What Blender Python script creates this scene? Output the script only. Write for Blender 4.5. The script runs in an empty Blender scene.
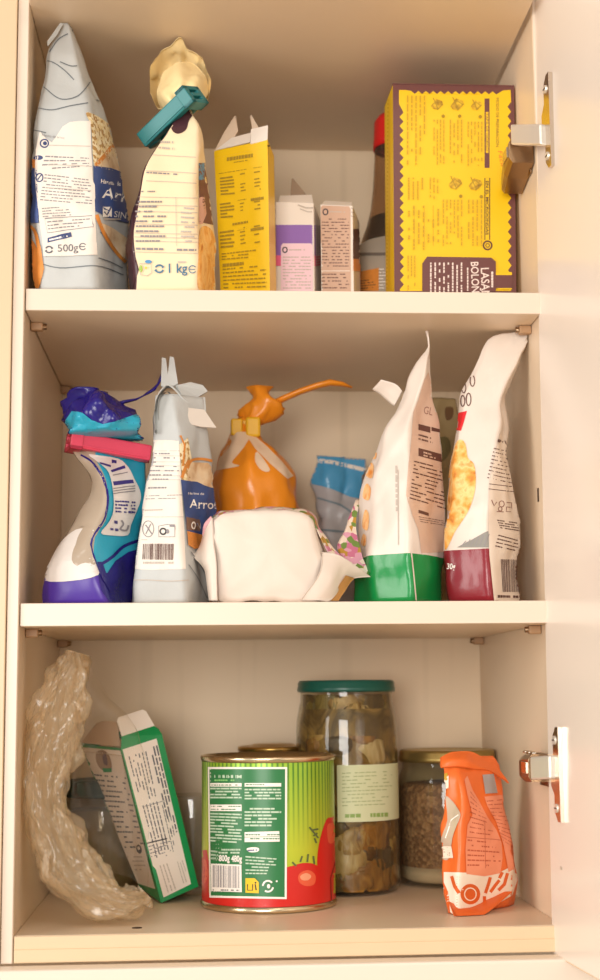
import bpy, bmesh, math, random
from mathutils import Vector, Matrix, noise
from mathutils.bvhtree import BVHTree
from mathutils.geometry import tessellate_polygon
random.seed(7)
SC = bpy.context.scene
COL = SC.collection
PI = math.pi
# ---------------------------------------------------------------- camera
FPX = 1442.4
CAM = Vector((0.1287, -1.0027, 0.1577))
def _axes(pitch=.1405, yaw=.0648, roll=-.0097):
    c, s = math.cos(yaw), math.sin(yaw)
    r = Vector((c, -s, 0)); f = Vector((s, c, 0)); u = Vector((0, 0, 1))
    c, s = math.cos(pitch), math.sin(pitch)
    f, u = c*f + s*u, -s*f + c*u
    c, s = math.cos(roll), math.sin(roll)
    return c*r + s*u, -s*r + c*u, f
CR, CU, CF = _axes()
# measured cupboard, metres: width, depth, heights of the shelf tops and ceiling
W, D, T, ZA, ZB, ZC = .37, .2728, .0159, .4443, .2213, .6563
def rdir(u, v): return CF + CR*((u-300)/FPX) - CU*((v-490)/FPX)
def at_y(u, v, y):
    d = rdir(u, v); return CAM + d*((y-CAM.y)/d.y)
def at_z(u, v, z):
    d = rdir(u, v); return CAM + d*((z-CAM.z)/d.z)
def X(u, y, z):
    n = CR - CF*((u-300)/FPX)
    return CAM.x - ((y-CAM.y)*n.y + (z-CAM.z)*n.z)/n.x
def Zv(v, x, y):
    m = CU + CF*((v-490)/FPX)
    return CAM.z - ((x-CAM.x)*m.x + (y-CAM.y)*m.y)/m.z
cam = bpy.data.cameras.new('camera'); camo = bpy.data.objects.new('camera', cam); COL.objects.link(camo)
camo.matrix_world = Matrix(((CR.x, CU.x, -CF.x, CAM.x), (CR.y, CU.y, -CF.y, CAM.y), (CR.z, CU.z, -CF.z, CAM.z), (0, 0, 0, 1)))
cam.sensor_fit = 'VERTICAL'; cam.sensor_height = 36; cam.lens = FPX/980*36
cam.clip_start = .05; cam.dof.use_dof = True; cam.dof.focus_distance = 1.04; cam.dof.aperture_fstop = 6.3
SC.camera = camo
# ---------------------------------------------------------------- materials
def lin(h):
    h = h.lstrip('#'); o = []
    for i in (0, 2, 4):
        c = int(h[i:i+2], 16)/255
        o.append(c/12.92 if c <= .04045 else ((c+.055)/1.055)**2.4)
    return (*o, 1)
MATS = {}
class NT:
    def __init__(s, m): s.t = m.node_tree; s.t.nodes.clear()
    def n(s, typ, inp=None, **kw):
        x = s.t.nodes.new(typ)
        for k, v in kw.items(): setattr(x, k, v)
        for k, v in (inp or {}).items():
            if hasattr(v, 'is_output'): s.t.links.new(v, x.inputs[k])
            else: x.inputs[k].default_value = v
        return x
def newmat(name):
    m = bpy.data.materials.new(name); m.use_nodes = True; return m, NT(m)
def M(name, col, rough=.5, metal=0., var=.06, vs=30., bump=0., bs=200., coat=0., spec=.5, trans=0., sub=0.):
    if name in MATS: return MATS[name]
    m, t = newmat(name)
    tc = t.n('ShaderNodeTexCoord')
    nz = t.n('ShaderNodeTexNoise', {'Vector': tc.outputs['Object'], 'Scale': vs, 'Detail': 3.})
    c = lin(col)
    dk = tuple(x*(1-var) for x in c[:3])+(1,); lt = tuple(min(1, x*(1+var)) for x in c[:3])+(1,)
    mx = t.n('ShaderNodeMix', {0: nz.outputs[0], 6: dk, 7: lt}, data_type='RGBA')
    p = t.n('ShaderNodeBsdfPrincipled', {'Base Color': mx.outputs[2], 'Roughness': rough, 'Metallic': metal, 'Coat Weight': coat, 'Specular IOR Level': spec, 'Transmission Weight': trans, 'Coat Roughness': .15})
    if bump:
        nb = t.n('ShaderNodeTexNoise', {'Vector': tc.outputs['Object'], 'Scale': bs, 'Detail': 4., 'Roughness': .6})
        b = t.n('ShaderNodeBump', {'Height': nb.outputs[0], 'Strength': bump, 'Distance': .001})
        t.t.links.new(b.outputs[0], p.inputs['Normal'])
    o = t.n('ShaderNodeOutputMaterial', {0: p.outputs[0]})
    MATS[name] = m; return m
def blotch(name, cols, scale=60., rough=.5, detail=4., dist=0., bump=0., voronoi=False, stretch=(1, 1, 1)):
    """a printed picture or mottled stuff: colours spread by a noise or cell pattern"""
    if name in MATS: return MATS[name]
    m, t = newmat(name)
    tc = t.n('ShaderNodeTexCoord')
    mp = t.n('ShaderNodeMapping', {'Vector': tc.outputs['Object'], 'Scale': stretch})
    if voronoi:
        v = t.n('ShaderNodeTexVoronoi', {'Vector': mp.outputs[0], 'Scale': scale})
        sp = t.n('ShaderNodeSeparateColor', {0: v.outputs['Color']}); fac = sp.outputs[0]; hgt = v.outputs['Distance']
    else:
        v = t.n('ShaderNodeTexNoise', {'Vector': mp.outputs[0], 'Scale': scale, 'Detail': detail, 'Distortion': dist})
        mr = t.n('ShaderNodeMapRange', {0: v.outputs[0], 1: .3, 2: .7}); fac = mr.outputs[0]; hgt = v.outputs[0]
    r = t.n('ShaderNodeValToRGB', {0: fac})
    e = r.color_ramp.elements
    for i, cc in enumerate(cols):
        pos = i/max(1, len(cols)-1)
        if i < 2: e[i].position = pos; e[i].color = lin(cc)
        else:
            k = e.new(pos); k.color = lin(cc)
    if len(cols) > 2:
        e[0].position = 0
        for el, (i, cc) in zip(sorted(e, key=lambda q: q.position), enumerate(cols)): pass
    # rebuild cleanly in order
    while len(e) > 1: e.remove(e[-1])
    e[0].position = 0; e[0].color = lin(cols[0])
    for i, cc in enumerate(cols[1:], 1):
        k = e.new(i/(len(cols)-1)); k.color = lin(cc)
    if voronoi: r.color_ramp.interpolation = 'CONSTANT'
    p = t.n('ShaderNodeBsdfPrincipled', {'Base Color': r.outputs[0], 'Roughness': rough})
    if bump:
        b = t.n('ShaderNodeBump', {'Height': hgt, 'Strength': bump, 'Distance': .002})
        t.t.links.new(b.outputs[0], p.inputs['Normal'])
    t.n('ShaderNodeOutputMaterial', {0: p.outputs[0]})
    MATS[name] = m; return m
def film(name, col, clear=.7, rough=.15, gloss=.25, bump=.4, bs=120., tint=None):
    """thin see-through plastic or glass wall: clear share, glossy share, the rest a milky body"""
    if name in MATS: return MATS[name]
    m, t = newmat(name)
    tc = t.n('ShaderNodeTexCoord')
    nb = t.n('ShaderNodeTexNoise', {'Vector': tc.outputs['Object'], 'Scale': bs, 'Detail': 4.})
    b = t.n('ShaderNodeBump', {'Height': nb.outputs[0], 'Strength': bump, 'Distance': .002})
    df = t.n('ShaderNodeBsdfDiffuse', {'Color': lin(col), 'Normal': b.outputs[0]})
    tl = t.n('ShaderNodeBsdfTranslucent', {'Color': lin(col), 'Normal': b.outputs[0]})
    m1 = t.n('ShaderNodeMixShader', {0: .45, 1: df.outputs[0], 2: tl.outputs[0]})
    tr = t.n('ShaderNodeBsdfTransparent', {'Color': lin(tint or col)})
    m2 = t.n('ShaderNodeMixShader', {0: clear, 1: m1.outputs[0], 2: tr.outputs[0]})
    gl = t.n('ShaderNodeBsdfGlossy', {'Roughness': rough, 'Normal': b.outputs[0]})
    lw = t.n('ShaderNodeLayerWeight', {'Blend': .5, 'Normal': b.outputs[0]})
    pw = t.n('ShaderNodeMath', {0: lw.outputs['Facing'], 1: 4.}, operation='POWER')
    ma = t.n('ShaderNodeMath', {0: pw.outputs[0], 1: gloss*3, 2: gloss*.15}, operation='MULTIPLY_ADD'); ma.use_clamp = True
    m3 = t.n('ShaderNodeMixShader', {0: ma.outputs[0], 1: m2.outputs[0], 2: gl.outputs[0]})
    t.n('ShaderNodeOutputMaterial', {0: m3.outputs[0]})
    MATS[name] = m; return m
# ---------------------------------------------------------------- mesh building
class MB:
    def __init__(s): s.v = []; s.f = []; s.m = []; s.sm = []; s.mats = []
    def mi(s, m):
        if m not in s.mats: s.mats.append(m)
        return s.mats.index(m)
    def add(s, vs, fs, mat, smooth=False):
        o = len(s.v); k = s.mi(mat)
        s.v += [Vector(p) for p in vs]
        for f in fs: s.f.append([i+o for i in f]); s.m.append(k); s.sm.append(smooth)
        return o
    def bvh(s): return BVHTree.FromPolygons([tuple(p) for p in s.v], s.f)
    def box(s, a, b, mat, bev=0.):
        a, b = Vector(a), Vector(b); bm = bmesh.new()
        bmesh.ops.create_cube(bm, size=1)
        for v in bm.verts: v.co = Vector(((a[i]+b[i])/2 + v.co[i]*(b[i]-a[i]) for i in range(3)))
        s.bmadd(bm, mat, bev)
    def obox(s, P, ax, ay, az, mat, bev=0.):
        """box from corner P along three edge vectors"""
        P, ax, ay, az = map(Vector, (P, ax, ay, az)); bm = bmesh.new()
        bmesh.ops.create_cube(bm, size=1)
        for v in bm.verts: v.co = P + ax*(v.co.x+.5) + ay*(v.co.y+.5) + az*(v.co.z+.5)
        bmesh.ops.recalc_face_normals(bm, faces=bm.faces)
        s.bmadd(bm, mat, bev)
    def bmadd(s, bm, mat, bev=0., seg=2, smooth=False):
        if bev: bmesh.ops.bevel(bm, geom=bm.edges[:], offset=bev, segments=seg, affect='EDGES', profile=.5)
        bm.verts.index_update()
        s.add([v.co.copy() for v in bm.verts], [[v.index for v in f.verts] for f in bm.faces], mat, smooth); bm.free()
    def prism(s, pts, th, mat, axis=None, smooth=False):
        """a sheet of some thickness from a 3D outline"""
        pts = [Vector(p) for p in pts]; n = Vector((0, 0, 0)); N = len(pts)
        for i in range(N): n += pts[i].cross(pts[(i+1) % N])
        n = Vector(axis).normalized() if axis is not None else n.normalized()
        tri = [list(t) for t in tessellate_polygon([pts])]
        top = [p+n*th/2 for p in pts]; bot = [p-n*th/2 for p in pts]
        fs = tri + [[i+N for i in t[::-1]] for t in tri] + [[i, (i+1) % N, (i+1) % N+N, i+N] for i in range(N)]
        s.add(top+bot, fs, mat, smooth)
    def tube(s, path, rad, mat, n=10, sx=1., sy=1., cap=True):
        path = [Vector(p) for p in path]; R = rad if isinstance(rad, (list, tuple)) else [rad]*len(path)
        vs = []; up = None
        for i, p in enumerate(path):
            d = (path[min(i+1, len(path)-1)]-path[max(i-1, 0)]).normalized()
            if up is None: up = Vector((0, 0, 1)) if abs(d.z) < .9 else Vector((0, 1, 0))
            a = d.cross(up).normalized(); b = a.cross(d).normalized(); up = b
            vs += [p + a*math.cos(2*PI*k/n)*R[i]*sx + b*math.sin(2*PI*k/n)*R[i]*sy for k in range(n)]
        fs = [[i*n+k, i*n+(k+1) % n, (i+1)*n+(k+1) % n, (i+1)*n+k] for i in range(len(path)-1) for k in range(n)]
        if cap: fs += [list(range(n))[::-1], [(len(path)-1)*n+k for k in range(n)]]
        s.add(vs, fs, mat, True)
    def lathe(s, prof, c, mat, n=72, smooth=True, a0=0., a1=2*PI):
        """profile of (radius, height) turned about the vertical through c"""
        full = abs(a1-a0-2*PI) < 1e-6; N = n if full else n+1; vs = []
        for r, z in prof:
            for k in range(N):
                a = a0+(a1-a0)*k/n; vs.append((c[0]+r*math.cos(a), c[1]+r*math.sin(a), c[2]+z))
        fs = []
        for i in range(len(prof)-1):
            for k in range(n):
                k2 = (k+1) % N
                fs.append([i*N+k, i*N+k2, (i+1)*N+k2, (i+1)*N+k])
        s.add(vs, fs, mat, smooth)
    def tri(s):
        f2 = []; m2 = []; s2 = []
        for f, m, sm in zip(s.f, s.m, s.sm):
            for i in range(1, len(f)-1): f2.append([f[0], f[i], f[i+1]]); m2.append(m); s2.append(sm)
        s.f, s.m, s.sm = f2, m2, s2
    def merge(s, o):
        off = len(s.v); s.v += o.v
        for f, m, sm in zip(o.f, o.m, o.sm):
            s.f.append([i+off for i in f]); s.m.append(s.mi(o.mats[m])); s.sm.append(sm)
    def build(s, name, parent=None, loc=None, weld=False):
        me = bpy.data.meshes.new(name)
        L = Vector((0, 0, 0))
        if parent is not None:
            q = parent
            while q is not None: L += q.location; q = q.parent
        elif loc is not None: L = Vector(loc)
        me.from_pydata([tuple(p-L) for p in s.v], [], s.f)
        for m in s.mats: me.materials.append(m)
        me.polygons.foreach_set('material_index', s.m); me.polygons.foreach_set('use_smooth', s.sm)
        me.update()
        if weld:
            bm = bmesh.new(); bm.from_mesh(me); bmesh.ops.remove_doubles(bm, verts=bm.verts, dist=1e-6)
            bmesh.ops.recalc_face_normals(bm, faces=bm.faces); bm.to_mesh(me); bm.free()
        o = bpy.data.objects.new(name, me); COL.objects.link(o)
        if parent is not None: o.parent = parent
        else: o.location = L
        return o
def tag(o, label, cat, group=None, kind=None):
    o['label'] = label; o['category'] = cat
    if group: o['group'] = group
    if kind: o['kind'] = kind
    return o
def thing(name, loc, label, cat, group=None):
    o = bpy.data.objects.new(name, None); COL.objects.link(o); o.location = loc; o.empty_display_size = .02
    return tag(o, label, cat, group)
# ---------------------------------------------------------------- soft packets
def cr(a, b, c, d, t):
    return .5*((2*b)+(c-a)*t+(2*a-5*b+4*c-d)*t*t+(3*b-a-3*c+d)*t**3)
def packet(mat, secs, m=12, step=.004, soft=2, crumple=.0012, cs=38., seed=0., bulge=0., top=True, zmin=None, emats=None, facet=.9):
    """skin stretched over stacked outlines; each outline lists (u, v, y) marks, or (v, [(u, y)...]) for a level one"""
    S = []
    for sec in secs:
        if isinstance(sec[0], (int, float)):
            v, pts = sec; u0, y0 = min(pts, key=lambda q: q[1])
            z = v if v < 2 else Zv(v, at_y(u0, v, y0).x, y0)       # below 2: a height in metres
            S.append([Vector((X(u, y, z), y, z)) for u, y in pts])
        else: S.append([at_y(*q) for q in sec])
    K = len(S[0]); rows = []
    n = len(S)
    for i in range(n-1):
        a, b, c, d = S[max(i-1, 0)], S[i], S[i+1], S[min(i+2, n-1)]
        L = max((c[k]-b[k]).length for k in range(K)); q = max(2, int(L/step))
        for j in range(q):
            t = j/q; rows.append([Vector([cr(a[k][e], b[k][e], c[k][e], d[k][e], t) for e in range(3)]) for k in range(K)])
    rows.append(S[-1])
    vs = []; NR = K*m; R = len(rows)
    for ri, row in enumerate(rows):
        cen = sum(row, Vector())/K; ring = []
        for k in range(K):
            p, q = row[k], row[(k+1) % K]; e = q-p; nrm = Vector((e.y, -e.x, 0))
            if nrm.dot((p+q)/2-cen) < 0: nrm = -nrm
            for j in range(m):
                t = j/m; b = bulge*math.sin(PI*ri/(R-1))*4*t*(1-t)
                ring.append(p+e*t+nrm*b)
        for _ in range(soft): ring = [(ring[i-1]+ring[i]*2+ring[(i+1) % NR])/4 for i in range(NR)]
        fade = min(1, ri/4)
        for p in ring:
            d = (p-cen); d.z = 0
            if d.length > 1e-6: d.normalize()
            s = Vector((p.x, p.y, p.z*.8))*cs + Vector((seed, seed*1.7, -seed))
            w = (1-abs(noise.noise(s))*2.2)*.8 + noise.noise(s*2.3)*.6 + (.5-abs(noise.noise(s*.55+Vector((9, 2, 4))))*2)*1.1 + (.4-abs(noise.noise(s*1.6+Vector((3, 7, 1))))*1.6)*.5
            F = noise.voronoi(s*.8)[0]; w += (F[1]-F[0]-.35)*1.6*facet
            vs.append(p + d*(w-.15)*crumple*fade)
    if zmin is not None:
        for p in vs: p.z = max(p.z, zmin)
    fs = [[i*NR+k, i*NR+(k+1) % NR, (i+1)*NR+(k+1) % NR, (i+1)*NR+k] for i in range(R-1) for k in range(NR)]
    b = MB(); b.add(vs, fs, mat, True)
    c0 = sum(vs[:NR], Vector())/NR
    o = b.add([c0], [], mat); b.f += [[o, (k+1) % NR, k] for k in range(NR)]; b.m += [0]*NR; b.sm += [False]*NR
    if emats:
        for i in range((R-1)*NR): b.m[i] = b.mi(emats[((i % NR)//m) % K])
    if top:
        c1 = sum(vs[(R-1)*NR:R*NR], Vector())/NR
        o = b.add([c1], [], mat); b.f += [[o, (R-1)*NR+k, (R-1)*NR+(k+1) % NR] for k in range(NR)]; b.m += [0]*NR; b.sm += [True]*NR
    return b
def band(mb, z, mat, below=True, tilt=(0, 0)):
    """split the skin along a plane and give one side another print"""
    bm = bmesh.new(); V = [bm.verts.new(p) for p in mb.v]
    for f, m, sm in zip(mb.f, mb.m, mb.sm):
        try: q = bm.faces.new([V[i] for i in f]); q.material_index = m; q.smooth = sm
        except ValueError: pass
    n = Vector((tilt[0], tilt[1], 1)).normalized(); co = Vector((.18, .1, z))
    bmesh.ops.bisect_plane(bm, geom=bm.verts[:]+bm.edges[:]+bm.faces[:], plane_co=co, plane_no=n, dist=1e-7)
    k = mb.mi(mat)
    for f in bm.faces:
        sd = (f.calc_center_median()-co).dot(n)
        if (sd < 0) == below: f.material_index = k
    bm.verts.index_update()
    mb.v = [v.co.copy() for v in bm.verts]; mb.f = [[v.index for v in f.verts] for f in bm.faces]
    mb.m = [f.material_index for f in bm.faces]; mb.sm = [f.smooth for f in bm.faces]; bm.free()
# ---------------------------------------------------------------- printing on surfaces
_txt = {}
def textmesh(s, bold=0.):
    k = (s, bold)
    if k not in _txt:
        cu = bpy.data.curves.new('t', 'FONT'); cu.body = s; cu.resolution_u = 3; cu.offset = bold
        ob = bpy.data.objects.new('t', cu); COL.objects.link(ob)
        dg = bpy.context.evaluated_depsgraph_get(); me = ob.evaluated_get(dg).to_mesh()
        _txt[k] = ([(v.co.x, v.co.y) for v in me.vertices], [list(p.vertices) for p in me.polygons])
        ob.evaluated_get(dg).to_mesh_clear(); bpy.data.objects.remove(ob); bpy.data.curves.remove(cu)
    return _txt[k]
class Print:
    """ink laid on the skin of `body`, thin raised layers; marks are given where the photo shows them"""
    def __init__(s, body, mb=None, base=.0003, step=.00002, ray=None):
        body.tri(); s.b = body.bvh(); s.mb = mb if mb is not None else body; s.off = base; s.step = step; s.ray = ray
    def hit(s, u, v):
        o, d = (CAM, rdir(u, v).normalized()) if s.ray is None else s.ray(u, v)
        p, n, i, _ = s.b.ray_cast(o, d)
        if p is None: return None
        if n.dot(d) > 0: n = -n
        return p + n*s.off
    def tris(s, P, T, mat, L=3.):
        s.off += s.step
        P = [tuple(p) for p in P]; T = [tuple(t) for t in T]
        for _ in range(7):
            mid = {}; out = []; ch = False
            def long(a, b): return math.hypot(P[a][0]-P[b][0], P[a][1]-P[b][1]) > L
            def mp(a, b):
                k = (min(a, b), max(a, b))
                if k not in mid: mid[k] = len(P); P.append(((P[a][0]+P[b][0])/2, (P[a][1]+P[b][1])/2))
                return mid[k]
            for t in T:
                e = [long(t[i], t[(i+1) % 3]) for i in range(3)]; c = sum(e)
                if c == 0: out.append(t); continue
                ch = True
                if c == 3:
                    x, y, z = mp(t[0], t[1]), mp(t[1], t[2]), mp(t[2], t[0])
                    out += [(t[0], x, z), (x, t[1], y), (z, y, t[2]), (x, y, z)]
                elif c == 1:
                    i = e.index(True); a, b, q = t[i], t[(i+1) % 3], t[(i+2) % 3]; x = mp(a, b); out += [(a, x, q), (x, b, q)]
                else:
                    i = e.index(False); a, b, q = t[i], t[(i+1) % 3], t[(i+2) % 3]   # a-b short
                    x, y = mp(b, q), mp(q, a); out += [(a, b, x), (a, x, y), (y, x, q)]
            T = out
            if not ch: break
        H = [s.hit(*p) for p in P]
        used = {}; vs = []; fs = []
        for t in T:
            h = [H[i] for i in t]
            if any(q is None for q in h): continue
            if max((h[0]-h[1]).length, (h[1]-h[2]).length, (h[2]-h[0]).length) > .012*max(1, L/3): continue
            for i in t:
                if i not in used: used[i] = len(vs); vs.append(H[i])
            fs.append([used[i] for i in t])
        s.mb.add(vs, fs, mat, True)
    def poly(s, pts, mat, L=3.):
        v = [Vector((a, b, 0)) for a, b in pts]
        s.tris(pts, [tuple(t) for t in tessellate_polygon([v])], mat, L)
    def rect(s, x0, y0, x1, y1, mat, L=3.): s.poly([(x0, y0), (x1, y0), (x1, y1), (x0, y1)], mat, L)
    def stroke(s, pts, w, mat, closed=False, L=3.):
        n = len(pts); P = []; T = []
        for i in range(n):
            a = pts[i-1] if (i or closed) else pts[i]; b = pts[(i+1) % n] if (i < n-1 or closed) else pts[i]
            dx, dy = b[0]-a[0], b[1]-a[1]; l = math.hypot(dx, dy) or 1
            nx, ny = -dy/l*w/2, dx/l*w/2
            P += [(pts[i][0]+nx, pts[i][1]+ny), (pts[i][0]-nx, pts[i][1]-ny)]
        for i in range(n if closed else n-1):
            j = (i+1) % n; T += [(2*i, 2*i+1, 2*j), (2*i+1, 2*j+1, 2*j)]
        s.tris(P, T, mat, L)
    def ell(s, cx, cy, rx, ry, mat, rot=0., n=24, L=3.):
        c, q = math.cos(rot), math.sin(rot)
        s.poly([(cx+c*rx*math.cos(a)-q*ry*math.sin(a), cy+q*rx*math.cos(a)+c*ry*math.sin(a)) for a in [2*PI*k/n for k in range(n)]], mat, L)
    def ring(s, cx, cy, rx, ry, w, mat, n=24, a0=0., a1=2*PI):
        full = abs(a1-a0-2*PI) < 1e-6
        s.stroke([(cx+rx*math.cos(a0+(a1-a0)*k/n), cy+ry*math.sin(a0+(a1-a0)*k/n)) for k in range(n if full else n+1)], w, mat, full)
    def text(s, st, x, y, h, mat, ang=0., w=None, bold=.0, shear=0., slant=0.):
        V, F = textmesh(st, bold); 
        if not V: return
        x0 = min(v[0] for v in V); x1 = max(v[0] for v in V)
        k = h/.69; kx = (w/(x1-x0)) if w else k
        c, q = math.cos(math.radians(ang)), math.sin(math.radians(ang))
        P = []
        for a, b in V:
            a, b = (a-x0)*kx, b*k; a += b*slant; b += a*shear
            P.append((x+c*a-q*b, y-q*a-c*b))
        T = []
        for f in F: T += [(f[0], f[i], f[i+1]) for i in range(1, len(f)-1)]
        s.tris(P, T, mat, max(2., h/2))
    def words(s, quad, n, mat, seed=1, fill=.34, end=.85, dens=.85, wl=(.04, .12)):
        """rows of small print too fine to read: quad = TL, TR, BR, BL"""
        R = random.Random(seed); P = []; T = []
        tl, tr, br, bl = quad
        def q(a, b):
            return (tl[0]*(1-a)*(1-b)+tr[0]*a*(1-b)+br[0]*a*b+bl[0]*(1-a)*b, tl[1]*(1-a)*(1-b)+tr[1]*a*(1-b)+br[1]*a*b+bl[1]*(1-a)*b)
        for i in range(n):
            b0 = (i+.25)/n; b1 = b0+fill/n; a = 0.; e = R.uniform(end-.25, end+.15) if R.random() < .5 else 1.
            while a < min(e, 1.):
                w = min(R.uniform(*wl), 1-a)
                if R.random() < dens:
                    o = len(P); P += [q(a, b0), q(a+w, b0), q(a+w, b1), q(a, b1)]; T += [(o, o+1, o+2), (o, o+2, o+3)]
                a += w+.018
        s.tris(P, T, mat, 5.)
    def bars(s, quad, mat, seed=1, n=26):
        R = random.Random(seed); P = []; T = []; tl, tr, br, bl = quad; a = 0.
        while a < 1:
            w = R.choice((.012, .012, .024, .036)); e = min(1, a+w)
            l = lambda p, r, t: (p[0]+(r[0]-p[0])*t, p[1]+(r[1]-p[1])*t)
            o = len(P); P += [l(tl, tr, a), l(tl, tr, e), l(bl, br, e), l(bl, br, a)]; T += [(o, o+1, o+2), (o, o+2, o+3)]
            a = e+R.choice((.014, .02, .03))
        s.tris(P, T, mat, 4.)
# ================================================================ the cupboard
LAM = M('cream_laminate', '#ecdccb', rough=.32, var=.015, bump=.02, bs=400)
LAMI = M('cream_laminate_inside', '#e6cfb3', rough=.38, var=.02, bump=.03, bs=300)
EDGE = M('cream_edge_band', '#e3d0bd', rough=.35, var=.01)
WARM = M('warm_cream_edge', '#dfc49f', rough=.45, var=.02)
DOORM = M('door_lacquer', '#efe0d2', rough=.22, var=.01)
ADJ = M('adjoining_lacquer', '#d8bd99', rough=.4, var=.015)
TAN = M('raw_door_edge', '#d9b380', rough=.6, var=.1)
METAL = M('nickel_steel', '#d8cbbd', rough=.22, metal=1., var=.05)
METALD = M('aged_steel', '#a08468', rough=.3, metal=1., var=.1)
METALW = M('polished_steel', '#f6f0e8', rough=.38, metal=.65, var=.02)
PIN = M('brown_plastic', '#b08a66', rough=.5)
DARK = M('dark_hole', '#4a3524', rough=.9)
cup = thing('kitchen_cupboard', (W/2, 0, -.018), 'open cream kitchen cupboard with two shelves full of food packets', 'cupboard')
def panel(name, a, b, mat, bev=.0006, lab=None):
    m = MB(); m.box(a, b, mat, bev); o = m.build(name, cup)
    return o
PT = .0165
def sidepanel(x0, x1, inner_x, slots):
    m = MB(); m.box((x0, -.001, -.0178), (x1, D+.006, ZC+.0165), LAMI, .0008)
    m.box((x0+.0003, -.0022, -.0176), (x1-.0003, -.001, ZC+.0163), EDGE, .0005)
    for y, z in slots:
        d = .0004 if inner_x > .1 else -.0004
        m.box((min(inner_x-d, inner_x), y-.0016, z-.005), (max(inner_x-d, inner_x), y+.0016, z+.005), DARK)
    return m.build('side_panel', cup)
sidepanel(-.0085, -.0002, 0, [])
sidepanel(W+.0002, W+PT, W, [(.028, .3)])
m = MB()
# back board: faint upright grain lines in the laminate
if True:
    bmat, t = newmat('back_board'); 
    tc = t.n('ShaderNodeTexCoord')
    sx = t.n('ShaderNodeSeparateXYZ', {0: tc.outputs['Object']})
    nz = t.n('ShaderNodeTexNoise', {'Vector': t.n('ShaderNodeMapping', {'Vector': tc.outputs['Object'], 'Scale': (1, 1, .02)}).outputs[0], 'Scale': 55., 'Detail': 1.})
    rp = t.n('ShaderNodeValToRGB', {0: nz.outputs[0]})
    rp.color_ramp.elements[0].position = .33; rp.color_ramp.elements[0].color = lin('#dcc4a4')
    rp.color_ramp.elements[1].position = .42; rp.color_ramp.elements[1].color = lin('#e4ccac')
    pb = t.n('ShaderNodeBsdfPrincipled', {'Base Color': rp.outputs[0], 'Roughness': .5})
    t.n('ShaderNodeOutputMaterial', {0: pb.outputs[0]})
m.box((0, D, -.0175), (W, D+.006, ZC+.016), bmat); m.build('back_panel', cup)
panel('top_panel', (0, -.031, ZC), (W-.004, D, ZC+.016), LAMI)
m = MB(); m.box((0, 0, -.0175), (W, D, 0), LAMI, .0006)
m.box((.0004, -.0016, -.0088), (W-.0004, 0, -.0003), WARM, .0004); m.box((.0004, -.0024, -.0174), (W-.0004, 0, -.0086), WARM, .0006)
hp = at_z(137, 928, 0)
m.lathe([(0, .0003), (.0035, .0003), (.0035, 0)], (hp.x, hp.y, 0), DARK, 16); m.build('bottom_panel', cup)
for zt in (ZA, ZB):
    m = MB(); m.box((.0005, .001, zt-T), (W-.0005, D-.0005, zt), LAMI, .0005); m.box((.0005, 0, zt-T+.0001), (W-.0005, .0012, zt-.0001), EDGE, .0004)
    m.build('shelf', cup)
    for x0 in (0, W):
        for y0 in (.035, D-.018):
            s = 1 if x0 == 0 else -1
            m = MB(); m.box((min(x0, x0+s*.009), y0-.0035, zt-T-.0062), (max(x0, x0+s*.009), y0+.0035, zt-T-.0001), PIN, .001)
            m.tube([(x0, y0, zt-T-.003), (x0+s*.0115, y0, zt-T-.003)], .0022, METALD, 10)
            m.build('shelf_pin', cup)
# door, swung wide open on the right
zd = -.0195
P0 = at_z(552, 953.5, zd); P1 = at_z(600, 981, zd)
dd = Vector((P1.x-P0.x, P1.y-P0.y, 0)).normalized()
UPD = (at_y(531.5, 0, P0.y)-P0).normalized()  # the door sags a touch on its hinges
dn = dd.cross(UPD).normalized()
if dn.x > 0: dn = -dn                        # faces the inside of the cupboard
DH = ZC+.03
door = MB(); door.obox(P0, dd*.40, -dn*.018, UPD*(DH-zd), DOORM, .0012)
door.obox(P0+dd*.0012-Vector((0, 0, .0006))-dn*.0012, dd*.397, -dn*.0156, Vector((0, 0, .0008)), TAN)
dob = door.build('door', cup)
dob['label'] = 'wide open glossy cream door'
def on_door(u, v, off=0.):
    d = rdir(u, v); q = P0+dn*off
    t = (q-CAM).dot(dn)/d.dot(dn); return CAM+d*t
for (uu, vv) in ((561, 868),):
    hb = MB(); c = on_door(uu, vv); hb.obox(c-dd*.001-Vector((0, 0, .001)), dd*.004, dn*.0004, Vector((0, 0, .002)), M('scuff', '#bfae9c', rough=.6)); hb.build('scuff_mark', dob)
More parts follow.
